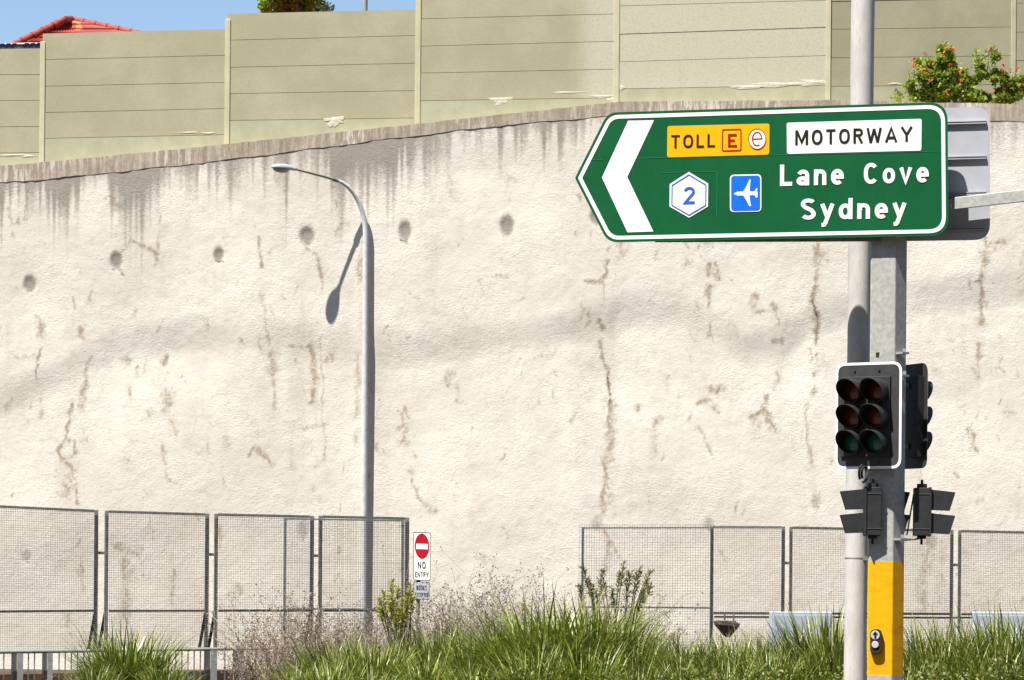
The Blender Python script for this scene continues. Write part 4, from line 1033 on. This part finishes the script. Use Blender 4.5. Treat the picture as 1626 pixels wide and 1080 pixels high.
def vehicle_signal(label, o, F, Lt=.25, Lb=.05):
    fr = Frame(o, F)
    root = thing('traffic_signal', label, 'traffic light', fr.o)
    W, H = .70, 1.04
    rect = lambda w_, h_: [(-w_ / 2, -h_ / 2), (w_ / 2, -h_ / 2), (w_ / 2, h_ / 2), (-w_ / 2, h_ / 2)]
    a = round_poly(rect(W, H), .10, 7); b = round_poly(rect(W - .05, H - .05), .078, 7)
    m = MB(); m.prism([fr.p(x, 0, z) for x, z in a], [fr.p(x, -.006, z) for x, z in a]); bd = m.build('target_board', M['board_black'], root)
    m = MB(); m.strip([fr.p(x, .003, z) for x, z in a], [fr.p(x, .003, z) for x, z in b], True); m.build('white_border', M['sign_white'], bd)
    hs = MB(); hs.box(fr.p(-.19, -.055, -.01), (.22, .095, .80), fr.X, fr.F); hs.box(fr.p(-.025, .012, -.01), (.52, .022, .78), fr.X, fr.F)
    for x in (-.15, .11):
        for z in (.445, -.455): hs.tube([fr.p(x, 0, z), fr.p(x, .012, z)], .012, 10)
    hs.build('housing', M['black_plastic'], root, bevel=.006)
    for j, m_ in ((1, 'lens_red'), (0, 'lens_amber'), (-1, 'lens_green')):
        for x in (-.145, .105):
            z = j * .25 - .012
            ln = MB(); vs = []; n = 24
            for q in range(4):
                rr_ = .098 * math.cos(q / 4 * math.pi / 2); dy = .022 * math.sin(q / 4 * math.pi / 2)
                vs += [fr.p(x + rr_ * math.cos(2 * math.pi * k / n), .027 + dy, z + rr_ * math.sin(2 * math.pi * k / n)) for k in range(n)]
            vs.append(fr.p(x, .05, z))
            ln.add(vs, [(q * n + k, q * n + (k + 1) % n, (q + 1) * n + (k + 1) % n, (q + 1) * n + k) for q in range(3) for k in range(n)] + [(3 * n + k, 3 * n + (k + 1) % n, 4 * n) for k in range(n)], True)
            le = ln.build('lens', M[m_], root)
            vo, vi = visor(fr, x, z, .118, Lt, Lb, .022)
            v = vo.build('visor', M['black_plastic'], le); vi.build('visor_lining', M['visor_in'], le)
    bk = MB()
    for z in (.3, -.3): bk.box(fr.p(-.1, -.115, z), (.16, .02, .05), fr.X, fr.F)
    bk.build('bracket', M['galv_dark'], root)
    return root
oF = at(1379, 660, 27.675)
vehicle_signal('six lamp traffic signal with white edged black board facing the camera side on the pole', oF, (-math.sin(R(31)), -math.cos(R(31)), 0))
vehicle_signal('black traffic signal seen edge-on behind the right side of the pole', at(1441.5, 662, 28.22), (math.cos(R(25)), math.sin(R(25)), 0), .13, .04)

def ped_signal(label, u, v, Y, F, rod=False, wd=.2):
    fr = Frame(at(u, v, Y), F)
    root = thing('pedestrian_signal', label, 'pedestrian light', fr.o)
    h = MB(); h.box(fr.p(0, -.075, 0), (wd, .145, .47), fr.X, fr.F); h.box(fr.p(0, .006, 0), (wd + .02, .02, .485), fr.X, fr.F)
    for z in (.235, -.235): h.box(fr.p(0, -.075, z + (-.065 if z > 0 else .065)), (wd + .01, .153, .012), fr.X, fr.F)
    h.build('housing', M['signal_body'], root, bevel=.01)
    for z in (.115, -.115):
        ln = MB(); ln.box(fr.p(0, .018, z), (wd - .08, .012, .2), fr.X, fr.F); le = ln.build('lens', M['tar'], root)
        vz = MB(); w_, t = wd / 2 - .02, .006; z0, z1 = z - .09, z + .09
        Lt, Lb = .25, .195
        def side(xa, xb):
            p = [fr.p(xa, .016, z0 - .004), fr.p(xa * .98, Lb, z0 - .012), fr.p(xa * .98, Lt, z1 - .012), fr.p(xa, .016, z1 + .012)]
            q = [fr.p(xb, .016, z0 - .004), fr.p(xb * .98, Lb, z0 - .012), fr.p(xb * .98, Lt, z1 - .012), fr.p(xb, .016, z1 + .012)]
            vz.box8(p + q)
        side(w_, w_ - t); side(-w_, -w_ + t)
        for (za, L, dz, sg) in ((z1 + .012, Lt, -.024, -1), (z0 - .004, Lb, -.008, 1)):
            p = [fr.p(-w_ + t, .016, za), fr.p(w_ - t, .016, za), fr.p(w_ - t - .002, L, za + dz), fr.p(-w_ + t + .002, L, za + dz)]
            vz.box8(p + [x + V((0, 0, sg * t)) for x in p])
        vz.build('visor', M['signal_body'], le)
    c = MB(); c.tube([fr.p(0, -.07, .235), fr.p(0, -.07, .275)], .05, 14); c.tube([fr.p(0, -.07, .275), fr.p(0, -.07, .315)], .014, 8); c.build('top_cap', M['signal_body'], root)
    c = MB(); c.tube([fr.p(0, -.07, -.235), fr.p(0, -.07, -.265)], .045, 14); c.tube([fr.p(0, -.07, -.265), fr.p(0, -.07, -.32)], .013, 8); c.build('spigot', M['tar'], root)
    if rod:
        r_ = MB(); r_.tube([fr.p(0, -.15, .17), at(1440, 850, Y + .12)], .008, 6); r_.tube([fr.p(0, -.07, -.25), fr.p(-.03, -.07, -.26), at(1436, 858, Y - .05)], .010, 6); r_.build('bracket', M['galv_dark'], root)
    return root
ped_signal('black pedestrian signal on the left of the pole with two hoods pointing left', 1374.5, 812, 27.67, (-1, .0, 0), False, .12)
ped_signal('black pedestrian signal standing clear of the pole on its right with hoods pointing right', 1475, 813, 27.80, (1, -.05, 0), True)
ped_signal('black pedestrian signal mostly hidden behind the pole, its hoods peeking out on the right', 1404, 812, 28.75, (1, .02, 0))
# ------------------------------------------------------------------ planting
def blade(lf, r, base, az, lean, L, wd, droop, tip, seg=5):
    d = V((math.cos(az), math.sin(az), 0)); sd_ = V((-d.y, d.x, 0))
    tw = r.uniform(-.9, .9); sd_ = (sd_ * math.cos(tw) + V((0, 0, 1)).cross(sd_) * math.sin(tw) * .6).normalized()
    p = V(base); a = lean; vs, ti = [], []; g = r.random()
    for i in range(seg + 1):
        t = i / seg; w_ = wd * (1 - t ** 1.8) * .5 + .0006
        vs += [p - sd_ * w_, p + sd_ * w_]
        ti += [(g, max(0, t - .55) * 1.6 * tip)] * 2
        p = p + (d * math.sin(a) + V((0, 0, 1)) * math.cos(a)) * (L / seg); a += droop / seg * (.4 + 1.2 * t)
    lf.add(vs, [(2 * i, 2 * i + 1, 2 * i + 3, 2 * i + 2) for i in range(seg)], tint=ti)
def tuft_mesh(seed, n, rad, spread, droop, wd=.026):
    r = random.Random(seed); lf = MB()
    for k in range(n):
        az = r.uniform(0, 2 * math.pi); q = rad * math.sqrt(r.random())
        b = (q * math.cos(az + r.gauss(0, .5)), q * math.sin(az + r.gauss(0, .5)), -.04)
        x = r.random() ** .7
        if k % 3 == 0:       # short outer leaves that fill the flanks of the mound
            blade(lf, r, b, az, spread * r.uniform(.2, 1.3), r.uniform(.3, .75), wd * r.uniform(.8, 1.3), droop * r.uniform(.6, 1.5), .5 * r.random() ** 3); continue
        blade(lf, r, b, az, spread * x * r.uniform(.5, 1.1), r.uniform(.55, 1.08) * (1.12 - .2 * x), wd * r.uniform(.7, 1.25), droop * r.uniform(.3, 1.3) * (.5 + x), r.random() ** 3 + (.7 if r.random() < .06 else 0))
    return lf
VAR = []
for k, (n, rad, sp, dr) in enumerate(((1400, .34, .74, 1.4), (1300, .32, .82, 1.75), (1450, .36, .66, 1.15), (1350, .34, .95, 2.0))):
    o = tuft_mesh(100 + k, n, rad, sp, dr).build('grass_clump', M['blade'], loc=V((0, 0, 0)))
    VAR.append(o)
GG = 'strappy grass clumps on the median'
CLUMPS = [
 # u, top v, depth, width factor, variant, label
 (205, 985, 35.5, 1.12, 0, 'lone strappy green grass clump in front of the left mesh fence'),
 (262, 1040, 34.2, .75, 3, 'low loose grass tuft leaning on the right side of the lone left clump'),
 (150, 1046, 34.0, .72, 1, 'low loose grass tuft on the left side of the lone left clump'),
 (470, 1046, 34.0, .85, 3, 'low yellowish grass tuft forming the left end of the long grass row'),
 (535, 1003, 35.4, 1.0, 0, 'upright grass clump at the left end of the long row, below the street lamp'),
 (590, 1008, 34.6, 1.0, 2, 'grass clump below the yellow-green shrub, second from the row end'),
 (643, 1006, 35.8, .95, 1, 'grass clump at the foot of the yellow-green shrub'),
 (700, 984, 35.8, 1.0, 2, 'grass clump just right of the NO ENTRY sign post'),
 (672, 1030, 33.8, 1.0, 3, 'front grass tuft directly below the NO ENTRY sign'),
 (752, 1000, 34.6, 1.0, 0, 'grass clump between the NO ENTRY sign and the tallest clump'),
 (590, 1058, 33.0, 1.0, 1, 'front grass tuft at the bottom edge below the street lamp'),
 (522, 1050, 33.2, .95, 2, 'front grass tuft at the bottom edge near the left end of the row'),
 (748, 1048, 33.0, 1.0, 3, 'front grass tuft at the bottom edge right of the NO ENTRY sign'),
 (815, 968, 35.0, 1.05, 3, 'tall drooping grass clump on the left shoulder of the tallest clump'),
 (880, 934, 35.0, 1.22, 0, 'tallest grass clump in the row, left of the bottlebrush shrub'),
 (945, 942, 35.4, 1.1, 2, 'tall upright grass clump right beside the tallest one, touching the bottlebrush shrub'),
 (850, 1020, 33.2, 1.1, 1, 'front grass tuft hanging below the tallest clump'),
 (925, 1015, 33.4, 1.1, 3, 'front grass tuft below the bottlebrush shrub, left part'),
 (1000, 1006, 34.2, 1.05, 0, 'grass clump below the right tips of the bottlebrush shrub'),
 (1068, 996, 35.0, 1.0, 2, 'grass clump left of the hanging floodlight'),
 (1130, 1004, 34.6, 1.0, 1, 'grass clump directly below the hanging floodlight'),
 (1010, 1052, 32.8, 1.0, 3, 'front grass tuft at the bottom edge in the middle of the row'),
 (1195, 998, 35.0, 1.0, 0, 'grass clump just left of the left grey cabinet'),
 (1252, 1000, 34.8, 1.0, 3, 'grass clump in front of the left grey cabinet'),
 (1312, 956, 35.0, 1.0, 2, 'tall grass clump between the left grey cabinet and the round pole'),
 (1290, 1036, 33.6, 1.0, 1, 'front grass tuft at the left foot of the round pole'),
 (1338, 990, 34.0, .85, 0, 'grass clump tucked against the left side of the round pole'),
 (1462, 978, 34.6, .9, 1, 'grass clump touching the right side of the yellow pole band'),
 (1512, 976, 34.4, 1.05, 0, 'full grass clump between the yellow pole band and the right cabinet'),
 (1560, 996, 34.8, .95, 3, 'loose grass clump at the left corner of the right cabinet'),
 (1602, 960, 34.4, 1.05, 2, 'tall grass clump in front of the right cabinet'),
 (1655, 962, 35.0, 1.0, 0, 'grass clump cut by the right edge of the photo'),
 (1098, 1014, 33.9, 1.0, 1, 'grass clump in the second rank just left of the hanging floodlight'),
 (1165, 1006, 34.2, 1.0, 2, 'grass clump in the gap between the hanging floodlight and the left grey cabinet'),
 (1224, 1024, 33.5, 1.0, 0, 'front grass clump below the left edge of the left grey cabinet'),
 (1080, 1040, 32.9, 1.0, 1, 'front grass tuft at the bottom edge, lower left of the hanging floodlight'),
 (1158, 1044, 32.8, 1.0, 3, 'front grass tuft at the bottom edge below the hanging floodlight'),
 (1488, 1012, 33.8, 1.0, 2, 'second rank grass clump right of the yellow pole band'),
 (1538, 1024, 33.4, 1.0, 1, 'second rank grass clump left of the right cabinet'),
 (1590, 1022, 33.2, 1.0, 3, 'second rank grass clump below the right cabinet'),
 (1636, 1020, 33.4, 1.0, 0, 'second rank grass clump at the right edge of the photo'),
 (1448, 1040, 33.0, .85, 3, 'front drooping grass tuft at the right foot of the yellow pole band'),
]
used = set()
for i, (u, vt, Y, wf, k, lab) in enumerate(CLUMPS):
    if k in used:
        o = VAR[k].copy(); col.objects.link(o)
    else:
        o = VAR[k]; used.add(k)
    p = at(u, vt, Y); h = p.z
    o.location = (p.x, Y, .02); o.rotation_euler = (0, 0, rnd.uniform(0, 6.28))
    s = h / 1.03 if h > .6 else .62
    if h <= .6: o.location.z = p.z - .62
    o.scale = (wf * max(.75, s), wf * max(.75, s), s)
    tag(o, lab, 'grass', GG)

# low leafy ground cover between the tufts
def cover():
    r = random.Random(77); lf = MB()
    for (u0, u1, v0, n) in ((1040, 1345, 1058, 2000), (1440, 1700, 1054, 2200), (780, 1040, 1066, 900), (440, 780, 1074, 600)):
        for k in range(n):
            u = r.uniform(u0, u1); Y = r.uniform(31.2, 33.4)
            zt = at(u, v0 + 14 * math.sin(u * .05) + 8 * math.sin(u * .13), 32.3).z
            x = at(u, 1000, Y).x
            z = zt * (r.random() ** .45) * (1 - .25 * abs(Y - 32.3))
            d = V((r.gauss(0, .6), r.gauss(0, .6) - .3, r.uniform(.1, 1))).normalized(); q = V((x, Y, z))
            s_ = d.cross(V((r.gauss(0, 1), r.gauss(0, 1), r.gauss(0, 1)))).normalized(); L = r.uniform(.03, .065); W = L * .28
            t = (r.random(), 1.0 if r.random() < .04 else 0)
            lf.add([q, q + d * L * .5 + s_ * W, q + d * L, q + d * L * .5 - s_ * W], [(0, 1, 2, 3)], tint=[t] * 4)
    tag(lf.build('ground_cover', M['leaf_cover'], loc=V((4, 32, 0))), 'low mat of small dark green leaves along the bottom edge below the grass row', 'ground cover', kind='stuff')
cover()

def twig(mb, p, d, L, r0, r, depth, mt):
    n = 4; pts = [p]; q = V(p); dd = V(d)
    for i in range(n):
        dd = (dd + V((r.gauss(0, .22), r.gauss(0, .22), r.gauss(0, .12)))).normalized(); q = q + dd * L / n; pts.append(q)
    g = r.random()
    b = len(mb.v); mb.tube(pts, [r0 * (1 - .6 * i / n) for i in range(n + 1)], 3, caps=False, smooth=False)
    mb.t += [(g, 0)] * (len(mb.v) - b)
    if depth:
        for k in range(r.choice((2, 3, 4))):
            i = r.randint(1, n); az = r.uniform(0, 6.28)
            twig(mb, pts[i], (dd * .8 + V((math.cos(az), math.sin(az), r.uniform(-.1, .8))) * .8).normalized(), L * r.uniform(.35, .62), r0 * .6, r, depth - 1, mt)
    else:
        for k in range(3):          # dry seed scraps at the twig ends
            e = q + V((r.gauss(0, .02), r.gauss(0, .02), r.gauss(0, .02))); a = V((r.gauss(0, 1), r.gauss(0, 1), r.gauss(0, 1))).normalized() * .016; c_ = a.cross(V((.3, .8, .2))).normalized() * .008
            mb.add([e, e + a + c_, e + a * 2, e + a - c_], [(0, 1, 2, 3)], tint=[(r.random(), 0)] * 4)
def dry(u, vt, Y, hw, n, label, seed):
    r = random.Random(seed); top = at(u, vt, Y); mb = MB(); H = top.z
    for k in range(int(n * 2.1)):
        x = top.x + r.gauss(0, hw * .5) * .5; b = V((x, Y + r.gauss(0, .25), -.03))
        hx = r.uniform(.55, 1.0) if k else 1
        d = V((r.gauss(0, .28), r.gauss(0, .2), 1)).normalized()
        twig(mb, b, d, H * hx * .78, .0065, r, 2, 0)
    o = mb.build('dry_shrub', M['dry'], loc=V((top.x, Y, 0)))
    tag(o, label, 'shrub', 'dry brown brush behind the grass')
dry(392, 1006, 38.6, .5, 16, 'short sparse dead brush in front of the picket railing, left of the taller dry brush', 1)
dry(440, 930, 38.4, .42, 24, 'tall thin dead brush in front of the pale rear fence post', 2)
dry(485, 968, 38.0, .5, 34, 'dense dry brush before the post pair left of the street lamp', 3)
dry(545, 966, 38.2, .55, 40, 'dense dry brown brush in front of the street lamp foot', 4)
dry(600, 962, 38.5, .45, 26, 'dry brush just left of the yellow-green shrub', 5)
dry(700, 908, 38.2, .5, 34, 'tall dry brush immediately right of the NO ENTRY sign', 6)
dry(768, 900, 38.0, .5, 38, 'tallest dry brush with a seed head, midway along the bare wall', 7)
dry(838, 944, 38.4, .55, 36, 'dry brush behind the left shoulder of the tallest grass clump', 8)
dry(990, 938, 37.6, .5, 26, 'dead grey twigs tangled below the bottlebrush tips', 9)
dry(1050, 968, 38.0, .5, 16, 'sparse dry stems right of the bottlebrush shrub', 10)

def tufted_shrub(name, label, tips, base_u, Y, m, seed, nlen, per, spread, t0=.35):
    r = random.Random(seed); b0 = at(base_u, 1100, Y); b0.z = 0
    root = thing(name, label, 'shrub', b0)
    st, lf = MB(), MB()
    for (u, v, dY) in tips:
        e = at(u, v, Y + dY); mid = b0.lerp(e, .55) + V((r.gauss(0, .05), r.gauss(0, .05), -.03))
        st.tube([b0 + V((r.gauss(0, .04), r.gauss(0, .04), 0)), mid, e], [.014, .009, .004], 6)
        ax = (e - mid).normalized()
        for k in range(per):
            t = r.random() ** .7; p = mid.lerp(e, t0 + (1 - t0) * t)
            d = (ax * r.uniform(.3, 1.0) + V((r.gauss(0, 1), r.gauss(0, 1), r.gauss(0, .7))).normalized() * spread).normalized()
            s_ = d.cross(V((r.gauss(0, 1), r.gauss(0, 1), r.gauss(0, 1)))).normalized(); L = nlen * r.uniform(.6, 1.2); W = .0065
            c_ = (min(1, r.random() * .7 + .3 * t), 1.0 if r.random() < .07 else 0)
            lf.add([p, p + d * L * .5 + s_ * W, p + d * L, p + d * L * .5 - s_ * W], [(0, 1, 2, 3)], tint=[c_] * 4)
    st.build('stem', M['stem_dark'], root); lf.build('foliage', m, root)
tufted_shrub('yellow_shrub', 'bushy yellow-green needle-leaved shrub left of the NO ENTRY sign',
    [(622, 922, 0), (610, 940, .1), (603, 950, -.1), (632, 936, .1), (640, 950, 0), (648, 938, -.1), (655, 946, .1), (634, 962, -.2), (618, 958, -.15), (640, 972, -.25), (628, 975, -.2), (646, 966, 0), (612, 970, .1), (652, 930, .15), (600, 962, .1), (622, 945, -.2)], 636, 37.0, M['needle_yellow'], 5, .08, 100, 1.0, .45)
tufted_shrub('bottlebrush_shrub', 'open olive shrub with upright bottlebrush tips against the pale wire fence',
    [(926, 902, 0), (932, 918, .1), (921, 930, -.1), (938, 926, .1), (955, 906, 0), (953, 922, .1), (990, 896, 0), (984, 912, .1), (1000, 910, -.1), (1016, 903, .1), (1010, 914, 0), (1032, 908, 0), (1028, 926, .1), (1034, 930, -.1), (1022, 938, 0), (1012, 960, -.2), (1016, 975, -.15), (996, 920, 0), (946, 938, -.2), (972, 934, .1)], 975, 36.8, M['needle_olive'], 6, .085, 75, .8, .62)

def flower_bush(label, blobs, flowers, sprays, seed, n):
    r = random.Random(seed); Y = 61.2
    b0 = at(blobs[0][0], 164, Y + .3); root = thing('flowering_bush', label, 'bush', b0)
    lf, fl, st = MB(), MB(), MB(); ar = [a[2] * a[3] for a in blobs]
    def leaf(p, s=1.0):
        d = V((r.gauss(0, 1), r.gauss(0, 1) - .3, r.gauss(0, .8) + .3)).normalized(); s_ = d.cross(V((r.gauss(0, 1), r.gauss(0, 1), r.gauss(0, 1)))).normalized()
        L = r.uniform(.06, .12) * s; W = L * .27
        lf.add([p, p + d * L * .5 + s_ * W, p + d * L, p + d * L * .5 - s_ * W], [(0, 1, 2, 3)], tint=[(r.random(), 1.0 if r.random() < .05 else 0)] * 4)
    cl = []
    for (u, v, ru, rv) in blobs:
        for k in range(max(3, int(ru * rv / 45))):
            a, q = r.uniform(0, 6.28), math.sqrt(r.random())
            cl.append((u + ru * q * math.cos(a), v + rv * q * math.sin(a), r.uniform(3.5, 7.5), Y + r.uniform(-.2, .25) * min(1, rv / 20)))
    for k in range(n):
        u, v, s_, y = r.choice(cl)
        d = V((r.gauss(0, 1), r.gauss(0, 1), r.gauss(0, 1))).normalized() * r.uniform(.4, 1) * s_ / 74
        p = at(u, v, y) + d
        leaf(p)
    for (u, v, k) in sprays:
        e = at(u, v, Y); b = at(u + r.uniform(-4, 4), v + 34, Y + .05)
        st.tube([b, b.lerp(e, .5) + V((.02, 0, 0)), e], [.010, .008, .004], 5)
        for j in range(k): leaf(b.lerp(e, r.random()) + V((r.gauss(0, .045), r.gauss(0, .05), r.gauss(0, .03))), .8)
    for (u, v) in flowers:
        c_ = at(u, v, Y - .3)
        for j in range(15):
            d = V((r.gauss(0, 1), r.gauss(0, 1), r.gauss(0, 1))).normalized(); s_ = d.cross(V((r.gauss(0, 1), r.gauss(0, 1), 1))).normalized(); L = r.uniform(.03, .06); p = c_ + d * .01
            fl.add([p, p + d * L * .6 + s_ * L * .3, p + d * L, p + d * L * .6 - s_ * L * .3], [(0, 1, 2, 3)])
    st.build('stem', M['stem_dark'], root); lf.build('foliage', M['leaf_bush'], root); fl.build('blossom', M['flower'], root)
flower_bush('large green bush dotted with orange-red blossoms behind the coping, left of the smaller one', [(1502, 92, 13, 20), (1510, 105, 14, 18), (1478, 110, 22, 20), (1465, 122, 18, 15), (1490, 138, 42, 20), (1512, 128, 26, 22), (1478, 152, 42, 12), (1520, 150, 30, 14), (1500, 156, 58, 10), (1545, 156, 26, 9), (1456, 137, 17, 18), (1536, 140, 22, 18), (1494, 120, 24, 22)],
    [(1453, 95), (1452, 104), (1470, 86), (1502, 75), (1514, 79), (1498, 86), (1509, 102), (1480, 100), (1467, 111), (1476, 112), (1523, 115), (1525, 129), (1504, 148), (1478, 127)], [(1502, 66, 60), (1515, 80, 60), (1450, 98, 30), (1443, 112, 14)], 3, 15000)
flower_bush('smaller bush of upright leafy sprays with red blossoms at the right end of the coping', [(1556, 112, 7, 22), (1578, 108, 8, 22), (1584, 128, 12, 18), (1603, 126, 14, 14), (1622, 140, 14, 16), (1592, 150, 46, 13), (1580, 156, 40, 9), (1640, 150, 30, 16)],
    [(1572, 77), (1591, 112), (1595, 103), (1605, 113), (1578, 144), (1625, 134), (1616, 108)], [(1550, 82, 70), (1562, 90, 60), (1577, 72, 60), (1570, 80, 40), (1612, 112, 40)], 4, 7500)
sprig = MB(); r9 = random.Random(8)
for k in range(70):
    p = at(1426 + r9.gauss(0, 3), 156 + r9.gauss(0, 5), 61.2); d = V((r9.gauss(0, 1), r9.gauss(0, .6), r9.uniform(0, 1.2))).normalized(); s_ = d.cross(V((0, 1, .2))).normalized()
    sprig.add([p, p + d * .04 + s_ * .018, p + d * .085, p + d * .04 - s_ * .018], [(0, 1, 2, 3)], tint=[(r9.random(), r9.random() * .3)] * 4)
tag(sprig.build('weed', M['leaf_bush'], loc=at(1426, 164, 61.2)), 'tiny green weed sprouting on the coping between the round pole and the flowering bush', 'plant')
